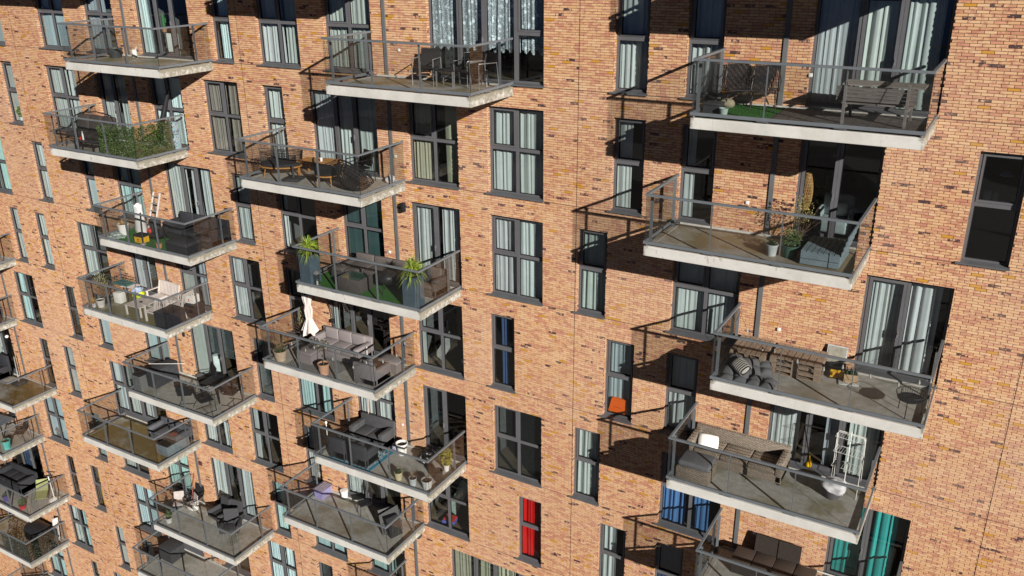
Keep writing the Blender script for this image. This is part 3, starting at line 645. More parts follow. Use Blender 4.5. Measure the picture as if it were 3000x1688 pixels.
# ================================================================ things on the balconies
def at(c, k, lx, ly, h=0.0): return (BAL[c][k] + lx, ly, zf(k) + .244 + h)
def thing(name, label, cat, loc, rz=0.0, group=None):
    return tag(empty(name, loc, rz), label, cat, group)
def part(p, name, mb, mat, bevel=0.0): return mb.build(name, mat, p, bevel)
def solo(name, label, cat, loc, rz, mb, mat, group=None, bevel=0.0):
    return tag(mb.build(name, mat, None, bevel, loc, (0, 0, rz)), label, cat, group)
def copy_tree(o, parent=None, loc=None, rz=None, label=None):
    c = o.copy(); COL.objects.link(c)
    if parent: c.parent = parent
    if loc: c.location = loc
    if rz is not None: c.rotation_euler = (0, 0, rz)
    if label: c['label'] = label
    for ch in list(o.children): copy_tree(ch, c)
    return c
BLK = col((.018, .018, .021), .45); DGREY = col((.045, .047, .052), .6); CHAR = fabric((.035, .036, .042)); MGREY = fabric((.11, .11, .12))
STEEL = col((.55, .56, .57), .3, .7, .1); WHITE = col((.75, .75, .72), .5, 0, .08); SOIL = col((.03, .022, .015), 1.0); TERRA = col((.46, .22, .12), .8)
OAK = wood((.50, .24, .07), 0); GRAYW = wood((.30, .28, .27), 0); PALLET = wood((.36, .27, .20), 1); WHW = wood((.62, .56, .53), 0, .1, .8)
W_BRN = wicker((.40, .335, .27), (.16, .13, .105), 15.0); W_BLK = wicker((.035, .03, .03), (.015, .014, .014)); W_GRY = wicker((.17, .15, .145), (.07, .065, .06)); W_LIL = wicker((.33, .29, .29), (.20, .175, .175), 20)
W_DBR = wicker((.06, .044, .037), (.025, .019, .017)); W_CHR = wicker((.065, .066, .072), (.04, .04, .045))

def foliage(n, shape, size, seed=1, blade=False):
    """leaf-sized faces spread through a volume; shape(r) -> point"""
    r = random.Random(seed); mb = MB()
    for _ in range(n):
        p = Vector(shape(r)); d = Vector((r.gauss(0, 1), r.gauss(0, 1), r.gauss(.3, 1))).normalized(); s = size * r.uniform(.6, 1.3)
        a = d.cross(Vector((r.gauss(0, 1), r.gauss(0, 1), r.gauss(0, 1)))).normalized() * s * .45
        mb.add([p - d * s * .5, p + a, p + d * s * .6, p - a], [(0, 1, 2, 3)])
    return mb
def ball(rx, rz, z, hollow=.45):
    def f(r):
        while True:
            v = Vector((r.uniform(-1, 1), r.uniform(-1, 1), r.uniform(-1, 1)))
            if hollow < v.length < 1: return (v.x * rx * r.uniform(.8, 1.1), v.y * rx, z + v.z * rz)
    return f
def blades(n, L, seed, droop=.5, w=.018, z0=0):
    r = random.Random(seed); mb = MB()
    for i in range(n):
        t = r.uniform(0, 2 * PI); el = r.uniform(.05, 1.45); l = L * r.uniform(.65, 1.1); pts = []; d = Vector((math.cos(t), math.sin(t), 0)); sd = Vector((-d.y, d.x, 0))
        for j in range(6):
            s = j / 5; pts.append(d * (l * s * math.cos(el) + .02) + Vector((0, 0, z0 + l * s * math.sin(el) - droop * l * s * s * (1.3 - el * .6))))
        vs = []
        for j, p in enumerate(pts):
            ww = w * (1 - (j / 5) ** 2 * .95); vs += [p - sd * ww, p + Vector((0, 0, ww * .4)), p + sd * ww]
        fs = []
        for j in range(5):
            b = j * 3; fs += [(b, b + 1, b + 4, b + 3), (b + 1, b + 2, b + 5, b + 4)]
        mb.add(vs, fs)
    return mb
def twigs(n, L, seed, z0=0, spread=.6, th=.004):
    r = random.Random(seed); mb = MB()
    for i in range(n):
        p = Vector((0, 0, z0)); d = Vector((r.gauss(0, spread), r.gauss(0, spread), 1)).normalized(); pts = [p]
        for j in range(4):
            d = (d + Vector((r.gauss(0, .25), r.gauss(0, .25), r.gauss(0, .15)))).normalized(); p = p + d * L / 4 * r.uniform(.7, 1.2); pts.append(p)
        mb.tube(pts, th, 4, r2=th * .3)
        for _ in range(2):
            q_ = pts[2]; e = (d + Vector((r.gauss(0, .8), r.gauss(0, .8), .2))).normalized(); mb.tube([q_, q_ + e * L * .3], th * .6, 3, r2=th * .2)
    return mb
def pot(name, label, loc, r, h, mat, plant=None, seed=1, cat='potted plant', taper=.75, bulge=0, group='potted plants on the balconies'):
    t = thing(name, label, cat, loc, 0, group)
    prof = [(r * taper, 0), (r * (taper + 1) / 2 + bulge * r, h * .5), (r, h * .93), (r * 1.06, h * .93), (r * 1.06, h), (r * .92, h), (r * .9, h * .86)]
    part(t, 'pot', MB().lathe(prof, 24, cap=True), mat)
    if plant != 'empty': part(t, 'soil', MB().lathe([(.001, h * .875), (r * .91, h * .87)], 16, cap=False), SOIL)
    G1 = leafmat((.035, .075, .015), (.12, .19, .04)); G2 = leafmat((.02, .04, .015), (.07, .10, .035)); GY = leafmat((.16, .17, .015), (.34, .32, .04)); DRY = leafmat((.30, .17, .06), (.55, .36, .14)); DR2 = leafmat((.14, .07, .03), (.26, .14, .07))
    if plant == 'palm':
        part(t, 'trunk', MB().tube([(0, 0, h * .8), (0, 0, h + .28)], .035, 8), wood((.2, .14, .08), 2))
        for z, n, s in ((h + .30, 90, 1), (h + .12, 55, 2)): part(t, 'fronds', blades(n, .42, seed * 7 + s, .75, .012, z), leafmat((.09, .17, .02), (.32, .38, .06)))
    elif plant == 'bush': part(t, 'foliage', foliage(420, ball(r * 1.15, r * 1.2, h + r * 1.0), .035, seed), G1)
    elif plant == 'yellow': part(t, 'foliage', foliage(520, ball(.22, .30, h + .26), .055, seed), GY); part(t, 'stems', twigs(6, .5, seed, h * .85, .25), wood((.2, .12, .06), 2))
    elif plant == 'low': part(t, 'foliage', foliage(200, ball(r * .85, r * .45, h + r * .2, .1), .04, seed), G2)
    elif plant == 'dry': part(t, 'foliage', blades(150, .30, seed, .25, .004, h * .85), DRY)
    elif plant == 'brown': part(t, 'stems', twigs(26, .26, seed, h * .85, .8, .003), DR2)
    elif plant == 'tree':
        part(t, 'trunk', MB().tube([(0, 0, h * .85), (.02, .01, h + .25), (0, .03, h + .5)], .012, 6), wood((.25, .18, .12), 2)); part(t, 'branches', twigs(12, .35, seed, h + .42, .7), wood((.2, .14, .10), 2))
        part(t, 'foliage', foliage(330, ball(.24, .2, h + .62, .3), .045, seed), leafmat((.06, .055, .045), (.26, .24, .20)))
    elif plant == 'shrub':
        part(t, 'branches', twigs(20, .75, seed, h * .8, .35, .006), wood((.2, .13, .08), 2)); part(t, 'foliage', foliage(330, ball(.26, .36, h + .62, .1), .035, seed), leafmat((.10, .10, .03), (.28, .24, .08)))
    elif plant == 'conifer':
        def cone(r_):
            z = r_.random(); a = r_.uniform(0, 6.28); q_ = (1 - z) * .12 * r_.uniform(.5, 1.1); return (q_ * math.cos(a), q_ * math.sin(a), h + .02 + z * .34)
        part(t, 'foliage', foliage(420, cone, .035, seed), G1)
    elif plant == 'twigs': part(t, 'branches', twigs(34, .55, seed, h * .8, .55, .004), wood((.32, .24, .13), 2))
    elif plant == 'cactus': part(t, 'stem', MB().tube([(0, 0, h * .8), (0, 0, h + .3)], .05, 10).tube([(.04, 0, h + .12), (.11, 0, h + .15), (.11, 0, h + .28)], .025, 8), col((.05, .16, .05), .6))
    return t
def chest(name, label, loc, w, d, h, mat, rz=0, lid=.05, cat='storage box'):
    t = thing(name, label, cat, loc, rz)
    part(t, 'body', MB().box(0, w, 0, d, 0, h - lid), mat, .012); part(t, 'lid', MB().rbox(-.015, w + .015, -.015, d + .015, h - lid + .003, h, .02), mat); return t
def sofa(name, label, loc, w, d, mat, cush=None, rz=0, sh=.36, bh=.72, arm=.13, ah=.58, arms='lr', cat='sofa', feet=True, backc=True):
    """origin: front-left corner, back towards +y"""
    t = thing(name, label, cat, loc, rz); f0 = .05 if feet else 0
    part(t, 'seat_base', MB().rbox(0, w, 0, d, f0, sh - .08, .02), mat)
    part(t, 'backrest', MB().rbox(0, w, d - .12, d, f0 + .02, bh, .03), mat)
    if 'l' in arms: part(t, 'armrest', MB().rbox(0, arm, 0, d - .121, f0 + .02, ah, .025), mat)
    if 'r' in arms: part(t, 'armrest', MB().rbox(w - arm, w, 0, d - .121, f0 + .02, ah, .025), mat)
    xa = arm + .005 if 'l' in arms else .01; xb = w - arm - .005 if 'r' in arms else w - .01; n = max(1, round((xb - xa) / .62))
    for i in range(n):
        a = xa + (xb - xa) * i / n; b = xa + (xb - xa) * (i + 1) / n
        part(t, 'seat_cushion', MB().rbox(a + .004, b - .004, .01, d - .13, sh - .078, sh + .05, .04, 3), cush or mat)
        if backc: part(t, 'back_cushion', MB().rbox(a + .006, b - .006, d - .24, d - .124, sh + .052, bh + .05, .05, 3), cush or mat)
    if feet: 
        for x in (.04, w - .08):
            for y in (.04, d - .08): part(t, 'foot', MB().box(x, x + .04, y, y + .04, 0, f0 + .01), BLK)
    return t
def legs4(t, w, d, h, r, mat, inset=.03, splay=0, name='leg', top_in=0):
    for sx in (0, 1):
        for sy in (0, 1):
            x = inset if not sx else w - inset; y = inset if not sy else d - inset; ox = (-1 if not sx else 1) * splay; oy = (-1 if not sy else 1) * splay
            part(t, name, MB().tube([(x, y, h), (x + ox, y + oy, 0)], r, 6), mat)
def table(name, label, loc, w, d, h, mat, lmat=None, rz=0, th=.03, sq=.05, splay=0, round_leg=False, slats=0, cat='table'):
    t = thing(name, label, cat, loc, rz); lmat = lmat or mat
    m = MB()
    if slats:
        for i in range(slats): m.box(0, w, d * i / slats + .004, d * (i + 1) / slats - .004, h - th, h)
    else: m.box(0, w, 0, d, h - th, h)
    part(t, 'tabletop', m, mat, .004)
    if round_leg: legs4(t, w, d, h - th, .015, lmat, .05, splay)
    else:
        for x in (.02, w - .02 - sq):
            for y in (.02, d - .02 - sq): part(t, 'leg', MB().box(x, x + sq, y, y + sq, 0, h - th - .001), lmat)
    return t
def frame_chair(name, label, loc, rz, fmat, smat, w=.56, sh=.42, bh=.9, arm=True, cat='chair', group=None, style='sled', d=.52):
    """origin: middle of the floor print, front towards -y"""
    t = thing(name, label, cat, loc, rz, group); hw = w / 2; hd = d / 2
    for s in (-1, 1):
        x = s * hw
        if style == 'sled': pts = [(x, hd, .66), (x, -hd, .64), (x, -hd, .012), (x, hd * 1.1, .012)]
        elif style == 'cross': pts = [(x, hd, 0), (x, -hd * .6, .62), (x, -hd, .64), (x, hd, .66)]
        else: pts = [(x, -hd, 0), (x, -hd, .64 if arm else sh), (x, hd, .66 if arm else sh), (x, hd * 1.25, 0)]
        part(t, 'side_frame', MB().tube(pts, .013, 6), fmat)
        if arm: part(t, 'armrest', MB().rbox(x - .02, x + .02, -hd, hd, .645, .665, .008), fmat)
    part(t, 'seat', MB().rbox(-hw + .03, hw - .03, -hd + .02, hd - .04, sh - .015, sh + .015, .012), smat)
    m = MB(); m.obox((0, hd + .03, (sh + bh) / 2 + .02), (w - .06, .022, bh - sh), (R_(-12), 0, 0)); part(t, 'backrest', m, smat, .006)
    part(t, 'stretcher', MB().tube([(-hw, hd * .2, .02 if style == 'sled' else .2), (hw, hd * .2, .02 if style == 'sled' else .2)], .01, 6), fmat)
    return t
def crate(name, label, loc, rz, body, panel, bottles, w=.40, d=.30, h=.27, emblem=None):
    t = thing(name, label, 'crate', loc, rz); m = MB(); th = .012
    m.box(0, w, 0, th, 0, h).box(0, w, d - th, d, 0, h).box(0, th, th, d - th, 0, h).box(w - th, w, th, d - th, 0, h).box(th, w - th, th, d - th, .002, .015)
    for i in range(1, 4): m.box(w * i / 4 - .003, w * i / 4 + .003, th, d - th, .015, h - .05)
    for i in range(1, 3): m.box(th, w - th, d * i / 3 - .003, d * i / 3 + .003, .015, h - .05)
    part(t, 'body', m, body)
    if panel:
        part(t, 'panel', MB().box(.04, w - .04, -.004, -.0005, .03, h - .07), panel)
        part(t, 'panel', MB().box(w + .0005, w + .004, .04, d - .04, .03, h - .07), panel)
    if emblem:
        e = MB(); cx = w / 2; cz = h * .42
        e.prism([(cx + .045 * math.cos(a) * (1 if i % 2 else .55), cz + .01 + .045 * math.sin(a) * (1 if i % 2 else .55)) for i, a in enumerate([PI * j / 6 for j in range(12)])], -.007, -.0045, 'y')
        e.box(cx - .07, cx + .07, -.007, -.0045, cz - .06, cz - .045); part(t, 'emblem', e, emblem)
    r = random.Random(int(loc[0] * 10)); bm = MB()
    for i in range(4):
        for j in range(3):
            if r.random() < .72: bm.lathe([(.028, .02), (.028, .15), (.011, .20), (.012, .245)], 8, (w * (i + .5) / 4, d * (j + .5) / 3, 0))
    o = part(t, 'bottles', bm, bottles); return t
def turf(c, k, x0, x1, y0, y1, label):
    q = N('turf'); n = q.noise(q.pos(), 90.0, 3.0, .7); q.base(q.ramp(n, [(.3, (.012, .075, .008)), (.7, (.04, .19, .02))]), .9); q.bump(n, .01, .8)
    m = MB().box(x0, x1, y0, y1, 0, .012); r = random.Random(5)
    for _ in range(5000):
        x = r.uniform(x0, x1); y = r.uniform(y0, y1); a = r.uniform(0, 3.14); h = r.uniform(.012, .026); dx = math.cos(a) * .004; dy = math.sin(a) * .004
        m.add([(x - dx, y - dy, .011), (x + dx, y + dy, .011), (x + r.uniform(-.01, .01), y + r.uniform(-.01, .01), .011 + h)], [(0, 1, 2)])
    return solo('artificial_turf', label, 'artificial turf', at(c, k, 0, 0), 0, m, q.m)

# ---- R0: picnic bench, two string chairs
turf('R', 0, .10, 1.52, -1.95, -.10, 'bright green artificial grass mat under the two black string chairs')
q = N('decking'); P = q.sep(q.pos()); n = q.noise(q.pos(), 9, 4)
fx = q.math('LESS_THAN', q.math('FRACT', q.math('MULTIPLY', P[0], 3.2)), .04); fy = q.math('LESS_THAN', q.math('FRACT', q.math('MULTIPLY', P[1], 3.2)), .04)
q.base(q.mix(q.math('MAXIMUM', fx, fy), q.ramp(n, [(.3, (.055, .045, .042)), (.7, (.13, .11, .10))]), (.01, .01, .01)), .8)
solo('floor_tiles', 'dark brown wooden floor tiles under the picnic bench', 'decking', at('R', 0, 0, 0), 0, MB().box(1.54, 4.45, -1.95, -.10, 0, .02), q.m)
def string_chair(loc, rz, label):
    t = thing('string_chair', label, 'chair', loc, rz, 'black string chairs')
    fr = MB(); fr.tube([(-.27, -.24, .40), (.27, -.24, .40), (.30, .2, .38), (.25, .38, .92), (-.25, .38, .92), (-.30, .2, .38)], .012, 6, closed=True)
    fr.tube([(-.30, .2, .38), (-.33, 0, .62), (-.25, .38, .85)], .011, 6); fr.tube([(.30, .2, .38), (.33, 0, .62), (.25, .38, .85)], .011, 6)
    part(t, 'frame', fr, BLK)
    for sx in (-1, 1):
        for sy in (-1, 1): part(t, 'leg', MB().tube([(sx * .22, -.2 if sy < 0 else .2, .39), (sx * .27, -.27 if sy < 0 else .30, 0)], .010, 6), BLK)
    sb = MB()
    for i in range(17):
        x = -.24 + .03 * i; sb.tube([(x, -.24, .40), (x, .02, .37), (x * .98, .21, .385), (x * .95, .30, .64), (x, .38, .92)], .0115, 5)
    part(t, 'strings', sb, BLK); return t
string_chair(at('R', 0, .52, -.42), R_(20), 'black string chair beside the grey box, left of the pair')
string_chair(at('R', 0, 1.10, -.45), R_(12), 'black string chair nearer the middle, right of the pair on green turf')
t = chest('storage_box', 'small dark grey plastic box in the front left corner of the picnic-bench balcony', at('R', 0, .10, -1.55), .36, .34, .24, DGREY)
solo('zinc_bucket', 'small pale green zinc bucket beside the grey box on the turf', 'bucket', at('R', 0, .58, -1.62, .012), 0, MB().lathe([(.075, 0), (.095, .15), (.10, .15), (.10, .16), (.088, .16), (.07, .012)], 20), col((.36, .46, .44), .5))
bm = bmesh.new(); bmesh.ops.create_icosphere(bm, subdivisions=3, radius=.15)
for v in bm.verts: v.co *= 1 + .12 * noise.noise(v.co * 9)
solo('boulder', 'round beige stone under the left string chair', 'stone', at('R', 0, .36, -.62, .10), 0, MB().bm(bm, True, Matrix.Diagonal((1.15, 1, .75, 1))), col((.30, .27, .19), .9, 0, .3, 14))
t = thing('picnic_bench', 'weathered grey wooden picnic table with slatted bench back in front of the tall curtains', 'picnic bench', at('R', 0, 2.92, -1.32))
WD = wood((.24, .22, .205), 0)
m = MB()
for i in range(5): m.box(-.12, 1.42, .32 + i * .125, .32 + i * .125 + .115, .72, .755)
part(t, 'tabletop', m, WD)
m = MB()
for i in range(4): m.obox((.60, -.02 - .02 * i, .50 + .075 * i), (1.5, .022, .064), (R_(15), 0, 0))
part(t, 'backrest', m, WD)
m = MB()
for i in range(3): m.box(-.10, 1.30, .02 + .085 * i, .095 + .085 * i, .40, .43)
part(t, 'seat', m, WD)
for x in (.02, 1.18):
    part(t, 'leg', MB().beam((x, -.06, 0), (x, -.10, .86), .05, .07), WD); part(t, 'leg', MB().beam((x, .82, 0), (x, .56, .72), .05, .07), WD)
    part(t, 'crossbar', MB().beam((x + .03, -.06, .38), (x + .03, .80, .38), .03, .09), WD); part(t, 'crossbar', MB().beam((x + .03, .25, .69), (x + .03, .95, .69), .03, .06), WD)
# ---- R1: pallet bench, pots
BLW = wood((.20, .27, .31), 1)
t = thing('pallet_bench', 'blue grey painted pallet bench with sloping back at the right end', 'bench', at('R', 1, 3.40, -1.62))
m = MB()
for i in range(7): m.box(.0 + i * .115, .095 + i * .115, 0, 1.12, .30, .325)
part(t, 'seat', m, BLW)
part(t, 'frame', MB().box(0, .80, 0, .03, .02, .14).box(0, .80, 0, .03, .155, .298).box(0, .80, 1.09, 1.12, .02, .298).box(0, .03, .031, 1.089, .02, .298).box(.77, .80, .031, 1.089, .02, .298), BLW)
m = MB()
for i in range(4): m.beam((.83 + .03 * i, 0, .34 + .12 * i), (.83 + .03 * i, 1.12, .34 + .12 * i), .025, .10)
part(t, 'backrest', m, BLW)
pot('potted_bush', 'round green bush in a dark green pot beside the blue pallet bench', at('R', 1, 3.10, -1.25), .19, .28, col((.06, .13, .10), .4), 'bush', 3)
pot('potted_plant', 'small grey pot with low green plant left of the round bush', at('R', 1, 2.72, -1.33), .13, .26, col((.42, .47, .48), .6), 'low', 4)
pot('potted_shrub', 'tall bare branched shrub in a dark pot against the glass doors', at('R', 1, 3.12, -.55), .24, .26, col((.05, .055, .06), .6), 'shrub', 5)
t = thing('hanging_seat', 'honey coloured rattan hanging seat inside the dark glass doors', 'hanging chair', (BAL['R'][1] + 2.98, .40, zf(1) + .88))
m = MB()
for i in range(20):
    a = 2 * PI * i / 20; m.tube([(0.13 * math.cos(a + s * .25) * math.sin(PI * (.12 + .8 * s / 8)) ** .6, 0.13 * math.sin(a + s * .25) * math.sin(PI * (.12 + .8 * s / 8)) ** .6, 0.85 * s / 8) for s in range(9)], .009, 4)
    m.tube([(0.13 * math.cos(a - s * .25) * math.sin(PI * (.12 + .8 * s / 8)) ** .6, 0.13 * math.sin(a - s * .25) * math.sin(PI * (.12 + .8 * s / 8)) ** .6, 0.85 * s / 8) for s in range(9)], .009, 4)
part(t, 'woven_shell', m, col((.42, .21, .07), .6))
t = thing('armchair', 'pale grey upholstered armchair with white pillow just inside the dark glass doors', 'armchair', (BAL['R'][1] + 3.30, .45, zf(1) + .245))
part(t, 'seat', MB().rbox(0, .66, 0, .6, .12, .45, .07, 3), fabric((.42, .45, .45))); part(t, 'backrest', MB().rbox(-.02, .68, .45, .64, .3, .95, .08, 3), fabric((.42, .45, .45)))
part(t, 'armrest', MB().rbox(-.09, .03, 0, .6, .1, .66, .05, 3), fabric((.42, .45, .45))); part(t, 'armrest', MB().rbox(.63, .75, 0, .6, .1, .66, .05, 3), fabric((.42, .45, .45)))
part(t, 'pillow', MB().rbox(.2, .56, .30, .43, .47, .80, .06, 3), WHITE)
# ---- R2: pallets, cushions, crates, fire bowl
def pallet(mb, x0, x1, y0, y1, z, rev=False):
    n = 7; L = (y1 - y0)
    for i in range(n):
        f = x0 + (x1 - x0) * i / n; mb.box(f + .008, f + (x1 - x0) / n - .012, y0, y1, z + .115, z + .137)
    for y in (y0, (y0 + y1) / 2 - .05, y1 - .1):
        mb.box(x0, x1, y, y + .1, z + .095, z + .114); mb.box(x0, x1, y, y + .1, z, z + .018)
        for x in (x0, (x0 + x1) / 2 - .07, x1 - .14): mb.box(x, x + .14, y, y + .1, z + .019, z + .094)
def stack(c, k, lx, ly, w, d, n, label):
    t = thing('pallet_stack', label, 'pallets', at(c, k, lx, ly), 0, 'wooden pallets stacked as seats')
    for i in range(n):
        m = MB(); pallet(m, 0, w, 0, d, i * .143); part(t, 'pallet', m, PALLET)
stack('R', 2, .14, -1.08, .84, .98, 3, 'stack of rough wooden pallets at the left with wide plank gaps')
stack('R', 2, 1.06, -.98, 1.16, .84, 3, 'long stack of rough wooden pallets below the wall socket')
GC = fabric((.12, .125, .135), .2, 60)
t = thing('seat_cushion', 'tufted grey outdoor cushion leaning on the left pallet stack', 'cushion', at('R', 2, .14, -1.70)); 
def tuft(w, d, h, nx, ny):
    bm = bmesh.new(); bmesh.ops.create_grid(bm, x_segments=nx * 6, y_segments=ny * 6, size=.5)
    for v in bm.verts:
        x = v.co.x + .5; y = v.co.y + .5; b = abs(math.sin(PI * x * nx) * math.sin(PI * y * ny)) ** .45
        v.co = Vector((x * w, y * d, h * (.35 + .65 * b)))
    geo = bmesh.ops.extrude_face_region(bm, geom=bm.faces[:])
    for v in [g for g in geo['geom'] if isinstance(g, bmesh.types.BMVert)]: v.co.z = 0 - (v.co.z - h * .35) * .2
    return MB().bm(bm, True)
part(t, 'body', tuft(.62, .62, .16, 2, 2), GC); t.rotation_euler = (R_(38), 0, R_(-8))
t = thing('seat_cushion', 'long tufted grey cushion lying on the floor at the front glass', 'cushion', at('R', 2, .18, -1.93)); part(t, 'body', tuft(1.22, .46, .15, 4, 2), GC)
t = thing('seat_cushion', 'grey tufted cushion slumped against the second pallet stack', 'cushion', at('R', 2, .72, -1.52, .10)); part(t, 'body', tuft(.58, .48, .15, 2, 2), GC); t.rotation_euler = (R_(22), R_(10), R_(25))
q = N('knit'); P = q.sep(q.pos()); wv = q.math('SINE', q.math('MULTIPLY', q.math('ADD', P[0], q.math('MULTIPLY', P[2], 1.2)), 130.0)); q.base(q.mix(q.math('GREATER_THAN', wv, .1), (.03, .03, .035), (.5, .48, .44)), .95)
def pillow(name, label, loc, w, h, th, rot, mat):
    bm = bmesh.new(); bmesh.ops.create_grid(bm, x_segments=12, y_segments=12, size=.5); 
    for v in bm.verts:
        x, y = v.co.x * 2, v.co.y * 2; e = (1 - x ** 4) * (1 - y ** 4); v.co = Vector((v.co.x * w * (1 - .08 * (y * y)), v.co.y * h * (1 - .08 * x * x), th / 2 * max(0, e) ** .5))
    g = bmesh.ops.duplicate(bm, geom=bm.verts[:] + bm.edges[:] + bm.faces[:])
    for v in [e for e in g['geom'] if isinstance(e, bmesh.types.BMVert)]: v.co.z *= -1
    bmesh.ops.remove_doubles(bm, verts=bm.verts[:], dist=.0005)
    t = tag(MB().bm(bm, True).build(name, mat), label, 'pillow'); t.location = loc; t.rotation_euler = rot; return t
pillow('pillow', 'black and cream striped knitted pillow on the grey cushions', at('R', 2, .58, -1.66, .34), .46, .34, .16, (R_(40), R_(20), R_(-30)), q.m)
YEL = col((.72, .42, .02), .5); RED = col((.55, .03, .02), .5)
crate('beer_crate', 'black beer crate with yellow panel beside the pallets', at('R', 2, 2.34, -.60), R_(8), BLK, YEL, col((.03, .02, .015), .2), .36, .27, .30, RED)
t = thing('cardboard_box', 'brown cardboard box full of green bottles right of the black crate', 'box', at('R', 2, 2.70, -.72), R_(12))
m = MB().box(0, .30, 0, .012, 0, .22).box(0, .30, .238, .25, 0, .22).box(0, .012, .013, .237, 0, .22).box(.288, .30, .013, .237, 0, .22).box(.013, .287, .013, .237, .002, .012)
m.obox((.15, -.05, .19), (.3, .12, .005), (R_(50), 0, 0)); part(t, 'body', m, col((.42, .30, .18), .9))
m = MB(); rr = random.Random(2)
for i in range(9): m.lathe([(.03, .02), (.03, .2), (.012, .26), (.013, .31)], 8, (.06 + .09 * (i % 3), .05 + .075 * (i // 3), rr.uniform(0, .03)))
part(t, 'bottles', m, col((.02, .06, .025), .15))
t = thing('tray', 'flat white tray under the cardboard box of bottles', 'tray', at('R', 2, 2.62, -.84), R_(12)); part(t, 'base', MB().rbox(0, .44, 0, .40, 0, .03, .015), col((.55, .58, .58), .4))
t = thing('board', 'framed grey board leaning against the brick wall behind the crates', 'board', at('R', 2, 2.18, -.20)); part(t, 'panel', MB().obox((.22, .07, .30), (.40, .015, .56), (R_(-14), 0, 0)), col((.30, .29, .24), .8)); part(t, 'frame', MB().obox((.22, .075, .30), (.46, .012, .62), (R_(-14), 0, 0)), col((.45, .46, .46), .6))
def fire_bowl(c, k, lx, ly, label):
    t = thing('fire_basket', label, 'fire pit', at(c, k, lx, ly)); r0 = .30; m = MB(); m.tube([(r0 * math.cos(a), r0 * math.sin(a), .50) for a in [2 * PI * i / 28 for i in range(28)]], .008, 5, closed=True)
    m.tube([(r0 * .86 * math.cos(a), r0 * .86 * math.sin(a), .38) for a in [2 * PI * i / 28 for i in range(28)]], .008, 5, closed=True)
    for i in range(36):
        a = 2 * PI * i / 36; m.tube([(r0 * math.cos(a), r0 * math.sin(a), .50), (r0 * .86 * math.cos(a), r0 * .86 * math.sin(a), .38)], .004, 4)
    part(t, 'basket', m, BLK); part(t, 'bowl', MB().lathe([(.02, .34), (.14, .345), (.24, .37), (.255, .39), (.245, .392), (.14, .36), (.02, .352)], 28), BLK)
    for i in range(3):
        a = 2 * PI * i / 3 + .4; part(t, 'leg', MB().tube([(.25 * math.cos(a), .25 * math.sin(a), .50), (.27 * math.cos(a), .27 * math.sin(a), 0)], .010, 6), BLK)
    return t
fire_bowl('R', 2, 4.18, -1.50, 'black wire fire basket on legs in the front right corner')
def string_lights(c, k, pts, label, sag=.12):
    m = MB(); bl = []
    for a, b in zip(pts, pts[1:]):
        a = Vector(a); b = Vector(b); P_ = []
        for i in range(9):
            f = i / 8; P_.append(a.lerp(b, f) - Vector((0, 0, sag * 4 * f * (1 - f) * (b - a).length / 1.5)))
        m.tube(P_, .004, 4); bl += [P_[2], P_[5], P_[7]]
    t = thing('string_lights', label, 'string lights', at(c, k, 0, 0)); part(t, 'cable', m, BLK); 
    for p in bl: part(t, 'bulb', MB().lathe([(.012, .03), (.015, 0), (.026, -.03), (.02, -.06), (.004, -.07)], 8, tuple(p)), col((.5, .5, .48), .15))
string_lights('R', 2, [(.05, -.25, 1.15), (1.5, -1.99, 1.14), (3.0, -1.98, 1.14), (4.50, -1.97, 1.15), (4.50, -.1, 1.15)], 'sagging string of clear bulbs tied along the rail of the stacked-pallet balcony', .28)
solo('wall_socket', 'white outdoor socket with a black cable above the pallets', 'socket', (BAL['R'][2] + 1.0, -.02, zf(2) + .95), 0, MB().rbox(-.04, .04, -.03, .02, -.04, .04, .01), WHITE)
# ---- R3: wicker lounge, drying rack
t = sofa('wicker_sofa', 'long brown wicker sofa with high arms along the brick wall', at('R', 3, .12, -.98), 2.42, .88, W_BRN, None, 0, .34, .70, .16, .62, backc=False)
t = thing('wicker_ottoman', 'brown wicker ottoman topped with a grey cushion in the front left corner', 'ottoman', at('R', 3, .16, -1.84)); part(t, 'base', MB().rbox(0, .84, 0, .66, 0, .34, .02), W_BRN); part(t, 'cushion', MB().rbox(.02, .83, .02, .65, .342, .50, .06, 3), fabric((.15, .155, .17), .15))
pillow('pillow', 'white pillow at the left end of the brown wicker sofa', at('R', 3, .58, -.62, .50), .52, .42, .16, (R_(35), R_(8), R_(20)), fabric((.72, .72, .70)))
t = thing('drying_rack', 'tall white wire clothes drying rack by the curtained doors', 'drying rack', at('R', 3, 3.62, -.58), R_(-6))
for s, y in ((0, 0), (1, .28)):
    m = MB(); m.tube([(0, y, 0), (0, y * .2 + .02, 1.62), (.03, y * .2 + .02, 1.66), (.60, y * .2 + .02, 1.66), (.63, y * .2 + .02, 1.62), (.63, y, 0)], .008, 6); part(t, 'frame', m, WHITE)
for z in (1.62, 1.22, .82):
    m = MB(); m.tube([(0, -.16, z), (.63, -.16, z), (.63, .16, z), (0, .16, z)], .005, 5, closed=True)
    for i in range(1, 11): m.tube([(i * .057, -.16, z), (i * .057, .16, z)], .002, 4)
    part(t, 'shelf', m, WHITE)
part(t, 'pole', MB().tube([(.31, .0, 0), (.31, .02, 1.76)], .012, 6), WHITE)
t = thing('laundry_basket', 'laundry basket heaped with white and grey cloth under the drying rack', 'laundry basket', at('R', 3, 3.62, -.78)); part(t, 'basket', MB().lathe([(.17, 0), (.24, .26), (.26, .26), (.26, .28), (.23, .28), (.16, .01)], 20, (.1, 0, 0)), col((.12, .12, .13)))
bm = bmesh.new(); bmesh.ops.create_icosphere(bm, subdivisions=4, radius=.30)
for v in bm.verts: v.co *= 1 + .30 * noise.noise(v.co * 5); v.co.z = v.co.z * .5
part(t, 'cloth', MB().bm(bm, True, Matrix.Translation((.14, 0, .32))), fabric((.62, .62, .66), .3))
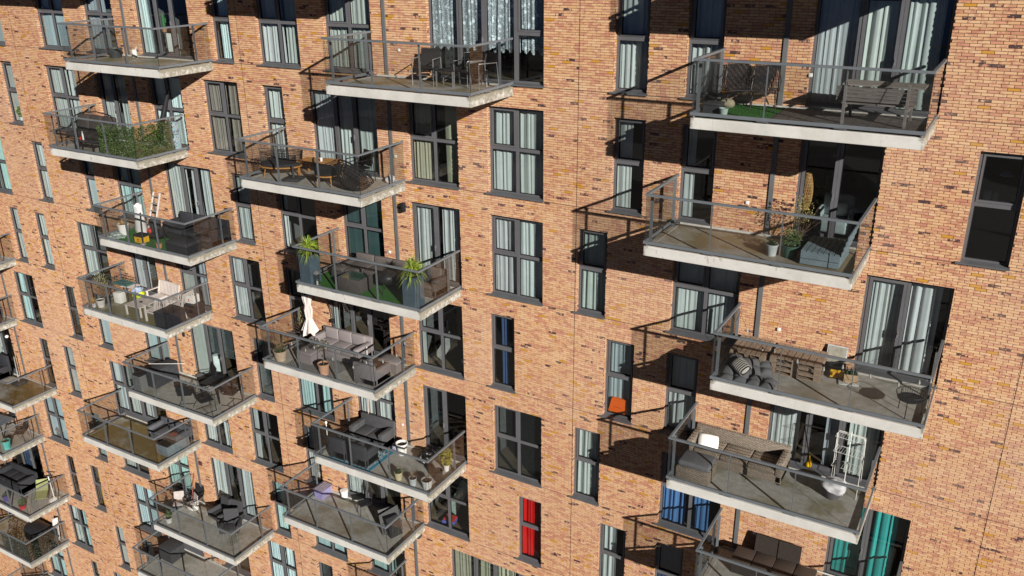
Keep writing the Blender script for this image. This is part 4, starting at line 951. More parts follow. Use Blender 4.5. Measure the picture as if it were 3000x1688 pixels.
t = thing('watering_can', 'yellow long necked watering can on the door sill', 'watering can', at('R', 3, 2.96, .12, .09)); part(t, 'body', MB().lathe([(.05, 0), (.075, .03), (.07, .10), (.03, .16), (.018, .22), (.012, .30), (.014, .32)], 16), col((.78, .46, .01), .35))
# ---- R4: daybed
t = thing('wicker_daybed', 'long dark brown ribbed wicker daybed with two upright back panels by the wall', 'daybed', at('R', 4, .62, -.95))
q = N('ribbed_wicker'); P = q.sep(q.pos()); rb = q.math('FRACT', q.math('MULTIPLY', P[0], 26.0)); q.base(q.mix(q.math('LESS_THAN', rb, .3), (.075, .055, .046), (.02, .015, .013)), .6)
for i in range(4): part(t, 'seat_panel', MB().rbox(i * .52, i * .52 + .51, 0, .62, .34, .44, .02), q.m)
part(t, 'base', MB().box(.02, 2.06, .02, .60, 0, .338), W_DBR)
for i in range(2): part(t, 'back_panel', MB().obox((.72 + i * .60, .70, .58), (.57, .04, .62), (R_(-10), 0, 0)), W_DBR)
solo('curtain_rod', 'white round pole lying behind the brown daybed', 'pole', at('R', 4, 2.2, -.12, .25), 0, MB().tube([(0, 0, 0), (1.3, 0, 0)], .022, 8), WHITE)
# ================================================================ middle column
# ---- M0: silver framed armchairs
for i, (x, y, rz, lab) in enumerate([(2.28, -.62, 12, 'black mesh armchair with silver frame, left end of the lace-curtain balcony'), (1.98, -.40, 25, 'black mesh armchair half hidden behind the left silver armchair'),
                                     (3.62, -.62, -15, 'black mesh armchair with silver frame between the low table and glass corner'), (4.05, -.70, -28, 'black mesh armchair with silver frame at the right glass corner')]):
    if i == 1: continue
    frame_chair('armchair', lab, at('M', 0, x, y), R_(rz), STEEL, W_BLK, .60, .40, .86, True, 'armchair', 'black and silver armchairs', 'leg')
table('low_table', 'low black table with silver legs between the armchairs', at('M', 0, 2.76, -.95), .55, .45, .42, BLK, STEEL, R_(5), .02, .03)
# ---- M1: rope bench, wood table, chairs, egg chair
def rope_seat(name, label, loc, rz, r, a0, a1, wdt=.0, cat='chair', group=None):
    t = thing(name, label, cat, loc, rz, group); n = 34
    def P(a, rad, z): return (rad * math.cos(a) * (1 + wdt), rad * math.sin(a), z)
    As = [a0 + (a1 - a0) * i / n for i in range(n + 1)]
    part(t, 'top_frame', MB().tube([P(a, r, .74 - .06 * math.cos(2 * (a - PI / 2))) for a in As], .012, 6), BLK)
    m = MB()
    for j, z in enumerate((.38, .43, .48, .53, .58, .63, .67)): m.tube([P(a, r * (.93 + .010 * j), z) for a in As], .010, 4)
    for i in range(0, n + 1): m.tube([P(As[i], r * .9, .36), P(As[i], r, .72 - .06 * math.cos(2 * (As[i] - PI / 2)))], .009, 4)
    part(t, 'rope_back', m, BLK)
    k = [(P(2 * PI * i / 28, r * .92, 0)[0], P(2 * PI * i / 28, r * .92, 0)[1]) for i in range(28)]
    part(t, 'seat_frame', MB().prism(k, .30, .335, 'z'), OAK); part(t, 'cushion', MB().prism([(x * .93, y * .93) for x, y in k], .336, .42, 'z'), CHAR, .02)
    for a in (.7, 2.44, 3.84, 5.58): part(t, 'leg', MB().tube([P(a, r * .7, .31), P(a, r * .85, 0)], .02, 8, r2=.012), OAK)
    return t
t = rope_seat('rope_bench', 'black woven rope bench with orange wooden seat edge at the left end', at('M', 1, .78, -1.12), R_(22), .46, .35, PI - .25, .55, 'bench')
table('dining_table', 'orange wooden table between the rope bench and rope chair', at('M', 1, 1.25, -.95), 1.25, .62, .46, OAK, OAK, R_(10), .03, .05)
rope_seat('rope_chair', 'black woven rope tub chair with orange legs beside the parasol base', at('M', 1, 2.78, -1.30), R_(185), .40, .2, PI - .2)
frame_chair('armchair', 'black woven armchair behind the tub chair, near the patio doors', at('M', 1, 3.30, -.50), R_(-20), BLK, W_BLK, .6, .4, .85, True, 'armchair', None, 'leg')
t = thing('umbrella_stand', 'square black parasol base with short pole, no parasol', 'parasol base', at('M', 1, 1.30, -1.66), R_(14)); part(t, 'plate', MB().rbox(0, .5, 0, .5, 0, .09, .02), DGREY); part(t, 'tube', MB().lathe([(.045, .09), (.035, .16), (.03, .40), (.04, .41), (.04, .44)], 12, (.25, .25, 0)), DGREY)
t = thing('egg_chair', 'large round black wicker basket seat tipped in the right glass corner', 'egg chair', at('M', 1, 3.92, -1.38), 0); m = MB()
Rr = .56
for i in range(26):
    a = 2 * PI * i / 26; m.tube([(Rr * math.sin(PI * .5 * s / 7) * math.cos(a), Rr * math.sin(PI * .5 * s / 7) * math.sin(a), Rr * (1 - math.cos(PI * .5 * s / 7)) * .92) for s in range(8)], .010, 4)
for s in range(1, 15): m.tube([(Rr * math.sin(PI * .5 * s / 14) * math.cos(a), Rr * math.sin(PI * .5 * s / 14) * math.sin(a), Rr * (1 - math.cos(PI * .5 * s / 14)) * .92) for a in [2 * PI * i / 26 for i in range(26)]], .011, 4, closed=True)
from mathutils import Euler
ER = Euler((R_(-42), R_(14), 0)); EL = Vector((0, 0, Rr + .02)) - ER.to_matrix() @ Vector((0, 0, Rr))
o = part(t, 'basket', m, col((.03, .025, .023), .5)); o.rotation_euler = ER; o.location = EL
o = part(t, 'rim', MB().tube([(Rr * 1.01 * math.cos(a), Rr * 1.01 * math.sin(a), Rr * .92) for a in [2 * PI * i / 30 for i in range(30)]], .024, 6, closed=True), BLK); o.rotation_euler = ER; o.location = EL
o = part(t, 'cushion', MB().lathe([(.01, .30), (.30, .31), (.42, .38), (.46, .46), (.40, .50), (.01, .47)], 24), fabric((.07, .07, .08))); o.rotation_euler = ER; o.location = EL
bm = bmesh.new(); bmesh.ops.create_icosphere(bm, subdivisions=3, radius=.14)
for v in bm.verts: v.co *= 1 + .3 * noise.noise(v.co * 14)
solo('plastic_bag', 'crumpled white plastic bag by the wall at the right of the egg chair', 'bag', at('M', 1, 4.22, -.28, .10), 0, MB().bm(bm, True), col((.62, .63, .66), .35))
solo('mug', 'white mug on the orange wooden table', 'mug', at('M', 1, 1.95, -.62, .462), 0, MB().lathe([(.035, 0), (.045, .10), (.04, .10), (.03, .012)], 14), WHITE)
# ---- M2: planters, corner lounge
turf('M', 2, .12, 3.95, -1.95, -.12, 'bright green artificial grass under the wicker lounge between the palm planters')
def planter(lx, ly, label, seed):
    t = thing('palm_planter', label, 'planter', at('M', 2, lx, ly), 0, 'tall slate blue planters with palms')
    mt = col((.075, .115, .145), .55, 0, .2, 4); m = MB(); w = .44; h = .92
    m.prism([(0, 0), (w, 0), (w, w), (0, w)], .0, h, 'z'); part(t, 'planter', m, mt, .012); part(t, 'soil', MB().box(.03, w - .03, .03, w - .03, h + .001, h + .012), SOIL)
    for z, n, s, L in ((h + .22, 120, 1, .50), (h + .02, 80, 2, .46)):
        o = part(t, 'fronds', blades(n, L, seed * 7 + s, .62, .015, 0), leafmat((.10, .19, .015), (.38, .46, .07))); o.location = (w / 2, w / 2, z)
    part(t, 'trunk', MB().tube([(w / 2, w / 2, h), (w / 2, w / 2, h + .24)], .045, 8), wood((.2, .14, .08), 2)); return t
planter(.08, -1.93, 'tall slate blue planter with spiky palm at the left end', 4)
planter(3.88, -1.93, 'tall slate blue planter with spiky palm in the right glass corner', 9)
W_M2 = wicker((.15, .135, .13), (.06, .055, .055)); CU2 = fabric((.12, .105, .10), .12, 90)
sofa('wicker_sofa', 'dark wicker corner lounge along the wall below the dark teal window', at('M', 2, .80, -.92), 2.25, .80, W_M2, CU2, 0, .32, .60, .12, .45, arms='l')
sofa('wicker_sofa', 'dark wicker lounge section along the left glass behind the lantern', at('M', 2, .58, -1.12), .95, .5, W_M2, CU2, 0, .32, .34, .1, .3, arms='', backc=False)
sofa('wicker_armchair', 'dark wicker armchair in front of the curtained doors behind the right planter', at('M', 2, 3.62, -1.08), .78, .75, W_M2, CU2, R_(0), .34, .70, .14, .56, cat='armchair')
t = thing('glass_table', 'square grey wicker table with green glass top on the artificial grass', 'coffee table', at('M', 2, 1.42, -1.80)); q = N('mirror_glass'); q.base((.03, .08, .06), .04, 0, .8)
m = MB().rbox(0, .80, 0, .03, 0, .42, .01).rbox(0, .80, .61, .64, 0, .42, .01).rbox(0, .03, .031, .609, 0, .42, .01).rbox(.77, .80, .031, .609, 0, .42, .01); part(t, 'body', m, W_GRY); part(t, 'glass_top', MB().box(.03, .77, .031, .609, .395, .405), q.m)
t = thing('lantern', 'tall glass lantern with silver lid standing by the left planter', 'lantern', at('M', 2, .62, -1.80)); part(t, 'frame', MB().lathe([(.10, 0), (.10, .02)], 16).lathe([(.11, .38), (.11, .40), (.05, .45), (.01, .47)], 16), STEEL); part(t, 'glass', MB().lathe([(.095, .021), (.095, .379)], 18, cap=False), BGLASS); part(t, 'candle', MB().lathe([(.03, .021), (.03, .14)], 10), WHITE)
t = thing('barbecue', 'round black kettle barbecue cover beside the lounge', 'barbecue', at('M', 2, 2.85, -1.25)); part(t, 'bowl', MB().lathe([(.02, .28), (.16, .30), (.26, .38), (.29, .48), (.27, .56), (.16, .64), (.02, .66)], 22), BLK)
for a in (.5, 2.6, 4.7): part(t, 'leg', MB().tube([(.2 * math.cos(a), .2 * math.sin(a), .34), (.28 * math.cos(a), .28 * math.sin(a), 0)], .012, 6), BLK)
o = pot('potted_plant', 'dark spiky plant in a black pot against the drainpipe', at('M', 2, 2.95, -.24), .13, .50, BLK, None, 8); part(o, 'fronds', blades(60, .34, 5, .5, .014, .5), leafmat((.02, .03, .02), (.06, .07, .05)))
solo('wall_speaker', 'black wall mounted speaker next to the drainpipe', 'speaker', (-15.22, -.13, zf(2) + 2.52), 0, MB().rbox(-.055, .055, -.08, .05, -.14, .14, .015).box(-.02, .02, .05, .125, -.02, .02), BLK)
for c_, k_, dx, lab in (('M', 2, 2.0, 'white wall socket above the dark wicker lounge'), ('M', 0, .95, 'white wall socket left of the lace-curtained doors'), ('M', 4, 2.1, 'white wall socket right of the covered grey sofa'), ('R', 0, 1.95, 'white wall socket right of the string chairs'),
                    ('R', 1, 1.75, 'white wall socket in the branching shrub shadow'), ('M', 1, 4.25, 'white wall socket right of the egg chair'), ('M', 5, 4.2, 'white wall socket above the toppled black panel'), ('R', 4, .95, 'white wall socket above the brown daybed')):
    solo('wall_socket', lab, 'socket', (BAL[c_][k_] + dx, -.02, zf(k_) + .98), 0, MB().rbox(-.04, .04, -.015, .02, -.04, .04, .008), WHITE)
# ---- M3: white parasol, ribbed sofa set, patterned rug
q = N('rug'); P = q.sep(q.pos()); u = q.math('MULTIPLY', P[0], 5.2); v = q.math('MULTIPLY', P[1], 5.2)
d1 = q.math('ADD', q.math('ABSOLUTE', q.math('SUBTRACT', q.math('FRACT', u), .5)), q.math('ABSOLUTE', q.math('SUBTRACT', q.math('FRACT', v), .5)))
rg = q.math('FRACT', q.math('MULTIPLY', d1, 3.0)); q.base(q.mix(q.math('LESS_THAN', rg, .36), (.025, .025, .03), (.55, .54, .52)), .95)
solo('patterned_rug', 'black and white diamond patterned rug under the footstool', 'rug', at('M', 3, .80, -1.88), 0, MB().box(0, 1.95, 0, 1.30, 0, .012), q.m)
def ribbed(c):
    key = ('rib', c)
    if key in _mc: return _mc[key]
    q = N('ribbed_fabric'); P = q.sep(q.pos()); f = q.math('FRACT', q.math('MULTIPLY', q.math('ADD', P[0], P[1]), 22.0)); h = q.math('SINE', q.math('MULTIPLY', f, PI))
    q.base(q.mix(q.ramp(h, [(.15, (1, 1, 1)), (.5, (0, 0, 0))]), c, tuple(x * .35 for x in c)), .9); q.bump(h, .01, .8); _mc[key] = q.m; return q.m
LIL = ribbed((.30, .265, .27)); GRR = ribbed((.22, .21, .22))
sofa('ribbed_sofa', 'mauve grey ribbed three seat sofa against the wall under the dark doors', at('M', 3, .98, -.92), 2.0, .84, LIL, LIL, 0, .36, .74, .16, .60)
t = thing('footstool', 'square mauve grey ribbed footstool on the patterned rug', 'footstool', at('M', 3, .98, -1.52)); part(t, 'seat', MB().rbox(0, .60, 0, .60, .30, .40, .03), LIL); part(t, 'base', MB().box(.01, .59, .01, .59, 0, .298), LIL)
sofa('ribbed_armchair', 'grey ribbed armchair facing away in the right glass corner', at('M', 3, 4.36, -1.02), .80, .80, GRR, GRR, PI, .36, .74, .14, .56, cat='armchair')
t = thing('side_table', 'low grey table with glasses behind the right corner armchair', 'table', at('M', 3, 3.70, -.80)); part(t, 'tabletop', MB().rbox(0, .72, 0, .5, .36, .42, .02), fabric((.30, .28, .28))); part(t, 'base', MB().box(.05, .67, .05, .45, 0, .358), GRR)
pot('potted_succulent', 'big pale terracotta pot with succulents and bare twigs at left', at('M', 3, .42, -1.68), .21, .34, col((.46, .36, .26), .8, 0, .3), 'low', 12, bulge=.06)
part(bpy.data.objects['potted_succulent'], 'branches', twigs(30, .62, 4, .30, .55, .004), wood((.34, .25, .14), 2))
pot('potted_tree', 'small grey leaved tree in a terracotta pot at the front glass', at('M', 3, 2.34, -1.78), .18, .38, col((.52, .30, .20), .8, 0, .2), 'tree', 13)
t = thing('parasol', 'closed white cantilever parasol hanging from a curved dark pole', 'parasol', at('M', 3, .66, -.62))
m = MB(); vs = []; fs = []; n = 24; prof = [(.05, 2.12), (.13, 2.05), (.13, 1.85), (.09, 1.60), (.12, 1.45), (.10, 1.25), (.08, 1.12), (.19, .82), (.24, .64)]
for j, (r_, z) in enumerate(prof):
    for i in range(n):
        a = 2 * PI * i / n; rr = r_ * (1 + .28 * math.cos(8 * a + j * .35)); dz = -.07 * math.cos(4 * a + 1) if j == len(prof) - 1 else 0
        vs.append((.14 + rr * math.cos(a), rr * math.sin(a), z + dz))
for j in range(len(prof) - 1):
    for i in range(n): fs.append((j * n + i, j * n + (i + 1) % n, (j + 1) * n + (i + 1) % n, (j + 1) * n + i))
m.add(vs, fs, True); part(t, 'canopy', m, fabric((.60, .54, .52), .08)); part(t, 'cap', MB().lathe([(.15, 2.0), (.15, 2.10), (.05, 2.20), (.01, 2.22)], 14, (.14, 0, 0)), fabric((.05, .05, .07)))
part(t, 'mast', MB().tube([(.14, .02, 2.15), (.35, .25, 2.25), (.52, .42, 1.95), (.66, .52, 1.3), (.72, .55, .5), (.74, .55, 0)], .022, 8), DGREY); part(t, 'crank', MB().rbox(.66, .78, .42, .54, .92, 1.04, .02), BLK); part(t, 'cross_base', MB().box(.3, 1.05, .52, .58, 0, .04), BLK)
pot('potted_plant', 'tall dark leafy plant behind the left glass next to the parasol', at('M', 3, .30, -.30), .16, .30, BLK, 'shrub', 15)
string_lights('M', 3, [(.9, -1.97, 1.2), (2.4, -1.97, 1.15), (4.50, -1.97, 1.2), (4.50, -.2, 1.2)], 'black cable string of bulbs drooping along the white-parasol balcony rail', .38)
solo('wall_lamp', 'small round silver lamp on the wall right of the drainpipe', 'wall lamp', (BAL['M'][3] + 4.28, -.06, zf(3) + .98), 0, MB().lathe([(.07, -.02), (.07, .03), (.04, .05)], 16), STEEL)
solo('door_tag', 'long white tag dangling from the mauve sofa arm', 'tag', at('M', 3, 3.04, -.55, .25), 0, MB().box(0, .05, 0, .012, 0, .35), WHITE)
# ---- M4: covered sofa, chairs, rug, pots
q = N('blue_rug'); P = q.sep(q.pos()); v1 = q.new('TexVoronoi', feature='DISTANCE_TO_EDGE'); v1.inputs['Scale'].default_value = 11; q.link(q.pos(), v1.inputs['Vector'])
ex = q.math('MINIMUM', P[0], q.math('SUBTRACT', 1.68, P[0])); ey = q.math('MINIMUM', P[1], q.math('SUBTRACT', 1.35, P[1])); ed = q.math('LESS_THAN', q.math('MINIMUM', ex, ey), .10)
c_ = q.mix(q.math('LESS_THAN', v1.outputs['Distance'], .10), (.50, .62, .66), (.03, .16, .26)); q.base(q.mix(ed, c_, (.015, .22, .36)), .95)
solo('blue_rug', 'turquoise blue rug with white net pattern under the dark chairs', 'rug', at('M', 4, .46, -1.92), 0, MB().box(0, 1.68, 0, 1.35, 0, .012), q.m)
t = sofa('covered_sofa', 'dark grey two seat sofa with faceted cover against the window', at('M', 4, .50, -.84), 1.38, .76, fabric((.075, .076, .082), .15, 60), None, 0, .42, .84, .18, .66, backc=False)
for x, lab in ((.50, 'dark charcoal tub chair seen from behind, nearest the left glass'), (1.36, 'dark charcoal tub chair seen from behind, right of its twin')):
    sofa('tub_chair', lab, at('M', 4, x + .64, -1.22), .64, .64, fabric((.05, .052, .062), .12), None, PI, .40, .78, .12, .60, cat='chair', backc=False)['group'] = 'charcoal tub chairs'
t = thing('low_table', 'low dark wine coloured table between the tub chairs and sofa', 'table', at('M', 4, .80, -1.12)); part(t, 'tabletop', MB().rbox(0, .70, 0, .18, .30, .33, .01), col((.10, .02, .03), .4)); legs4(t, .7, .18, .30, .012, BLK)
solo('broom', 'pale pink broom handle leaning on the window behind the covered sofa', 'broom', at('M', 4, .72, -.10, 0), 0, MB().beam((0, -.08, 0), (.10, .03, 1.60), .022), col((.52, .38, .33), .6))
t = thing('garden_torch', 'white and silver pole with a white tap head at the left glass', 'pole', at('M', 4, .30, -1.66)); part(t, 'pole', MB().tube([(0, 0, 0), (0, 0, 1.10)], .016, 8), WHITE); part(t, 'head', MB().lathe([(.03, 0), (.045, .05), (.02, .09)], 10, (0, 0, 1.1)), WHITE)
t = thing('bucket', 'large white bucket holding dark soil in the middle of the blue-rug balcony', 'bucket', at('M', 4, 2.42, -.52)); part(t, 'shell', MB().lathe([(.14, 0), (.18, .38), (.20, .38), (.20, .41), (.175, .41), (.165, .33)], 22), WHITE); part(t, 'soil', MB().lathe([(.01, .34), (.168, .335)], 18, cap=False), SOIL)
def lump(name, label, cat, loc, r, mat, seed, sq=.6, amp=.35, fr=6):
    bm = bmesh.new(); bmesh.ops.create_icosphere(bm, subdivisions=4, radius=r)
    for v in bm.verts:
        v.co *= 1 + amp * noise.noise(v.co * fr + Vector((seed, 0, 0))); v.co.z = max(v.co.z * sq, -r * sq * .8)
    return solo(name, label, cat, (loc[0], loc[1], loc[2] + r * sq * .8), 0, MB().bm(bm, True), mat)
q = N('bin_liner'); q.base((.012, .012, .014), .22, 0, .6); q.bump(q.noise(q.pos(), 22, 4), .02, .9)
lump('rubbish_bag', 'shiny black rubbish bag slumped before the tall doors', 'bag', at('M', 4, 3.35, -.52), .27, q.m, 3, .75, .5, 8)
lump('shopping_bag', 'blue and white shopping bag left of the white bucket', 'bag', at('M', 4, 2.12, -.42), .17, col((.30, .33, .42), .4, 0, .6, 20), 7, 1.0)
pot('potted_plant', 'cream pot with green plant, leftmost of the row at the front glass', at('M', 4, 3.20, -1.76), .125, .27, col((.52, .46, .28), .6), 'low', 21, bulge=.12)
pot('potted_plant', 'grey white pot with dried brown heather, second in the front row', at('M', 4, 3.76, -1.78), .12, .25, col((.42, .45, .47), .6), 'brown', 22, taper=.9)
pot('potted_plant', 'speckled white pot with dead stems nearest the right glass corner', at('M', 4, 4.25, -1.72), .17, .31, col((.55, .56, .56), .6, 0, .35, 30), 'brown', 23)
pot('empty_pot', 'round black pot on a white base by the right side glass', at('M', 4, 4.28, -1.18), .15, .34, BLK, None, 24, bulge=.15)
pot('potted_shrub', 'yellow green leafy shrub in a small white pot near the wall', at('M', 4, 4.22, -.62), .10, .22, WHITE, 'yellow', 25)
# ---- M5
q = N('clear_plastic'); q.n.remove(q.b); g1 = q.new('BsdfTransparent'); g1.inputs[0].default_value = (.78, .76, .95, 1); g2 = q.new('BsdfDiffuse'); g2.inputs[0].default_value = (.45, .42, .70, 1); mx = q.new('MixShader'); mx.inputs[0].default_value = .55
q.link(g1.outputs[0], mx.inputs[1]); q.link(g2.outputs[0], mx.inputs[2]); q.link(mx.outputs[0], q.out.inputs[0])
t = thing('storage_crate', 'translucent lilac storage crate with ribbed grey lid at the left side', 'storage box', at('M', 5, .18, -.66)); part(t, 'box', MB().prism([(.03, .0), (.37, 0), (.40, .36), (0, .36)], .02, .54, 'y'), q.m)
part(t, 'lid', MB().rbox(-.02, .42, -.01, .57, .361, .385, .01), col((.16, .14, .20), .4)); m = MB()
for i in range(4): m.box(.05 + i * .09, .10 + i * .09, .02, .54, .386, .398)
part(t, 'lid_ribs', m, col((.30, .28, .34), .4))
t = thing('paint_bucket', 'white paint bucket with lid standing on the door sill', 'bucket', at('M', 5, 1.12, -.10, .02)); part(t, 'shell', MB().lathe([(.115, 0), (.135, .24), (.145, .24), (.145, .27)], 22), WHITE); part(t, 'lid', MB().lathe([(.148, .271), (.148, .285), (.13, .29), (.01, .288)], 22), col((.8, .8, .78), .35)); part(t, 'handle', MB().tube([(.14, 0, .22), (.2, -.05, .27), (.24, -.05, .29)], .004, 5), STEEL)
t = thing('metal_chair', 'black metal chair with open back standing before the doors', 'chair', at('M', 5, 2.38, -.50), R_(-32)); part(t, 'seat', MB().rbox(-.2, .2, -.2, .2, .44, .465, .01), BLK)
part(t, 'backrest', MB().obox((0, .235, .80), (.40, .015, .17), (R_(-8), 0, 0)), BLK)
for s in (-1, 1):
    part(t, 'leg', MB().tube([(s * .19, .2, .78), (s * .19, .2, .45), (s * .22, .24, 0)], .011, 6), BLK)
    part(t, 'leg', MB().tube([(s * .05, -.18, .44), (s * .2, -.23, 0), (s * .19, -.18, .44)], .008, 5), BLK)
t = thing('folded_table', 'black rectangular table top tipped on edge near the right glass', 'table', at('M', 5, 3.62, -.62), R_(-32)); part(t, 'tabletop', MB().obox((.18, -.1, .42), (.04, .72, .86), (0, R_(-28), 0)), BLK, .012); part(t, 'frame', MB().tube([(.36, -.4, .05), (.5, -.4, .5), (.5, .2, .5), (.36, .2, .05)], .012, 6), BLK)
t = thing('tipped_panel', 'dark panel leaning beside the tipped black table', 'board', at('M', 5, 3.84, -.78), R_(-20)); part(t, 'body', MB().prism([(-.05, 0), (.30, 0), (.02, .62), (-.22, .60)], -.3, .16, 'y'), BLK)
t = thing('wall_basket', 'dark wire light cage under the purple-box balcony edge', 'lamp', (BAL['M'][5] + 4.35, -.15, zf(5) - .25)); part(t, 'cage', MB().lathe([(.10, 0), (.14, .06), (.15, .2)], 12), DGREY)
# ---- M6 (cropped at the bottom edge)
t = chest('storage_box', 'dark box with rounded top at the left of the lowest middle balcony', at('M', 6, .35, -1.1), .9, .6, .55, DGREY)
t = thing('folding_chair', 'silver framed dark chair at the wall of the lowest middle balcony', 'chair', at('M', 6, 3.2, -.5)); part(t, 'seat', MB().rbox(-.25, .25, -.25, .25, .42, .45, .01), BLK); part(t, 'frame', MB().tube([(-.27, .25, 0), (-.27, -.2, .6), (-.27, .25, .9), (.27, .25, .9), (.27, -.2, .6), (.27, .25, 0)], .014, 6), STEEL)
# ---- behind glass
t = thing('shopping_bag', 'bright orange paper bag on the inner sill of a narrow window', 'bag', (-8.655, REV - .005, zf(3) + .39)); part(t, 'body', MB().prism([(0, 0), (.60, 0), (.54, .44), (.10, .44)], .0, .07, 'y'), col((.92, .13, .008), .6, 0, .05)); part(t, 'lettering', MB().box(.16, .21, -.003, -.001, .15, .17).box(.23, .26, -.003, -.001, .15, .17).box(.28, .33, -.003, -.001, .15, .17).box(.35, .40, -.003, -.001, .15, .17), col((.6, .05, .01)))
# ================================================================ left column
# ---- L0
pot('empty_pot', 'dark grey pot with rim standing by the left door of the top-left balcony', at('L', 0, .52, -.50), .24, .30, col((.05, .055, .06), .5), None, 31)
t = thing('watering_jug', 'white plastic jug at the wall beside the dark grey pot', 'jug', at('L', 0, 1.08, -.18)); part(t, 'body', MB().lathe([(.08, 0), (.09, .2), (.07, .25)], 14), WHITE); part(t, 'spout', MB().tube([(.05, 0, .18), (.14, 0, .34)], .02, 8), WHITE)
t = thing('cactus', 'green cactus in a small red pot inside the tall doors', 'cactus', (BAL['L'][0] + 2.0, .42, zf(0) + 1.05)); part(t, 'pot', MB().lathe([(.07, 0), (.10, .14)], 14), TERRA); part(t, 'stem', MB().tube([(0, 0, .13), (0, 0, .55)], .05, 10).tube([(0, 0, .28), (.10, 0, .30), (.11, 0, .45)], .025, 8), col((.05, .17, .05), .6))
t = thing('radiator', 'white ribbed radiator standing inside the tall doors', 'radiator', (BAL['L'][0] + 2.0, .45, zf(0) + .3)); m = MB()
for i in range(9): m.rbox(i * .055, i * .055 + .04, 0, .09, 0, .70, .012)
part(t, 'ribs', m, WHITE)
# ---- L1
def ivy(c, k, n, x0, label, dark=False):
    t = thing('ivy_screen', label, 'privacy screen', at(c, k, 0, 0)); r = random.Random(4); mb = MB(); zt = 1.08
    def leaf(p, nrm):
        s = r.uniform(.03, .055); d = Vector((r.gauss(0, .6), r.gauss(0, .6), r.gauss(0, .6) - .5)) + nrm * .7; d.normalize(); a = d.cross(Vector((r.gauss(0, 1), r.gauss(0, 1), r.gauss(0, 1)))).normalized() * s * .55
        mb.add([p - d * s * .5, p + a, p + d * s * .6, p - a], [(0, 1, 2, 3)])
    for _ in range(n):
        x = r.uniform(x0, BW - .06); leaf(Vector((x, -BD + .06 + r.uniform(0, .06), r.uniform(.04, zt + .05 * math.sin(x * 17)))), Vector((0, -1, 0)))
        y = r.uniform(-BD + .06, -.42); leaf(Vector((BW - .07 - r.uniform(0, .06), y, r.uniform(.04, zt + .05 * math.sin(y * 19)))), Vector((1, 0, 0)))
    L = leafmat((.006, .012, .008), (.02, .035, .02)) if dark else leafmat((.018, .045, .012), (.10, .16, .035))
    part(t, 'leaves', mb, L); m = MB()
    for i in range(14): m.box(x0, BW - .07, -BD + .125, -BD + .13, .05 + i * .075, .056 + i * .075).box(BW - .14, BW - .135, -BD + .13, -.42, .05 + i * .075, .056 + i * .075)
    part(t, 'mesh', m, col((.02, .03, .015))); return t
ivy('L', 1, 2600, 2.66, 'artificial green ivy screen wrapping the right glass corner')
t = thing('garden_swing', 'rounded black frame garden sofa with puffy dark brown cushions', 'garden sofa', at('L', 1, .20, -1.52), R_(2))
part(t, 'frame', MB().tube([(0, .1, .45), (-.02, .5, .95), (.25, .62, 1.08), (1.0, .66, 1.15), (1.75, .62, 1.08), (2.0, .5, .9), (1.98, .1, .45)], .022, 8).tube([(0, 0, .3), (2.0, 0, .3), (2.0, .6, .3), (0, .6, .3)], .02, 6, closed=True), BLK)
CUB = fabric((.045, .038, .036), .2)
for x in (.05, .68, 1.31):
    part(t, 'seat_cushion', MB().rbox(x, x + .62, -.02, .5, .33, .50, .07, 3), CUB); o = part(t, 'back_cushion', MB().rbox(x, x + .62, 0, .2, 0, .6, .09, 3), CUB); o.location = (0, .42, .48); o.rotation_euler = (R_(-14), 0, 0)
for x in (.05, 1.95): part(t, 'leg', MB().tube([(x, 0, .3), (x, -.05, 0)], .02, 6), BLK); part(t, 'leg', MB().tube([(x, .6, .3), (x, .65, 0)], .02, 6), BLK)
table('glass_table', 'low dark table carrying a red candle in front of the garden sofa', at('L', 1, 1.22, -1.93), 1.0, .32, .38, DGREY, BLK, 0, .02, .04)
solo('candle', 'red candle jar on the low dark table', 'candle', at('L', 1, 1.40, -1.75, .382), 0, MB().lathe([(.03, 0), (.035, .08), (.02, .09)], 12), RED)
solo('bottle', 'slim white bottle on the low dark table', 'bottle', at('L', 1, 1.52, -1.73, .382), 0, MB().lathe([(.03, 0), (.03, .18), (.012, .24), (.012, .29)], 12), WHITE)
t = thing('parasol', 'closed black parasol leaning against the window at the right end', 'parasol', at('L', 1, 4.08, -.70)); part(t, 'canopy', MB().tube([(0, 0, .55), (.12, .1, 1.0), (.30, .25, 1.7), (.40, .32, 2.05)], .11, 10, r2=.05), BLK); part(t, 'pole', MB().tube([(-.10, -.08, 0), (.44, .36, 2.2)], .018, 6), BLK); part(t, 'base', MB().lathe([(.22, 0), (.20, .05), (.05, .07)], 18, (-.1, -.08, 0)), BLK)
q = N('printed_fabric'); q.base(q.ramp(q.noise(q.pos(), 14, 4), [(.35, (.14, .25, .38)), (.5, (.5, .58, .62)), (.62, (.18, .48, .58))]), .85)
t = thing('folded_cushions', 'stack of pale blue printed cushions upright at the right wall', 'cushions', at('L', 1, 4.05, -.40)); part(t, 'cushion', MB().rbox(0, .38, 0, .30, 0, .55, .06, 3), q.m); part(t, 'cushion', MB().rbox(.02, .38, .02, .28, .552, .98, .06, 3), q.m)
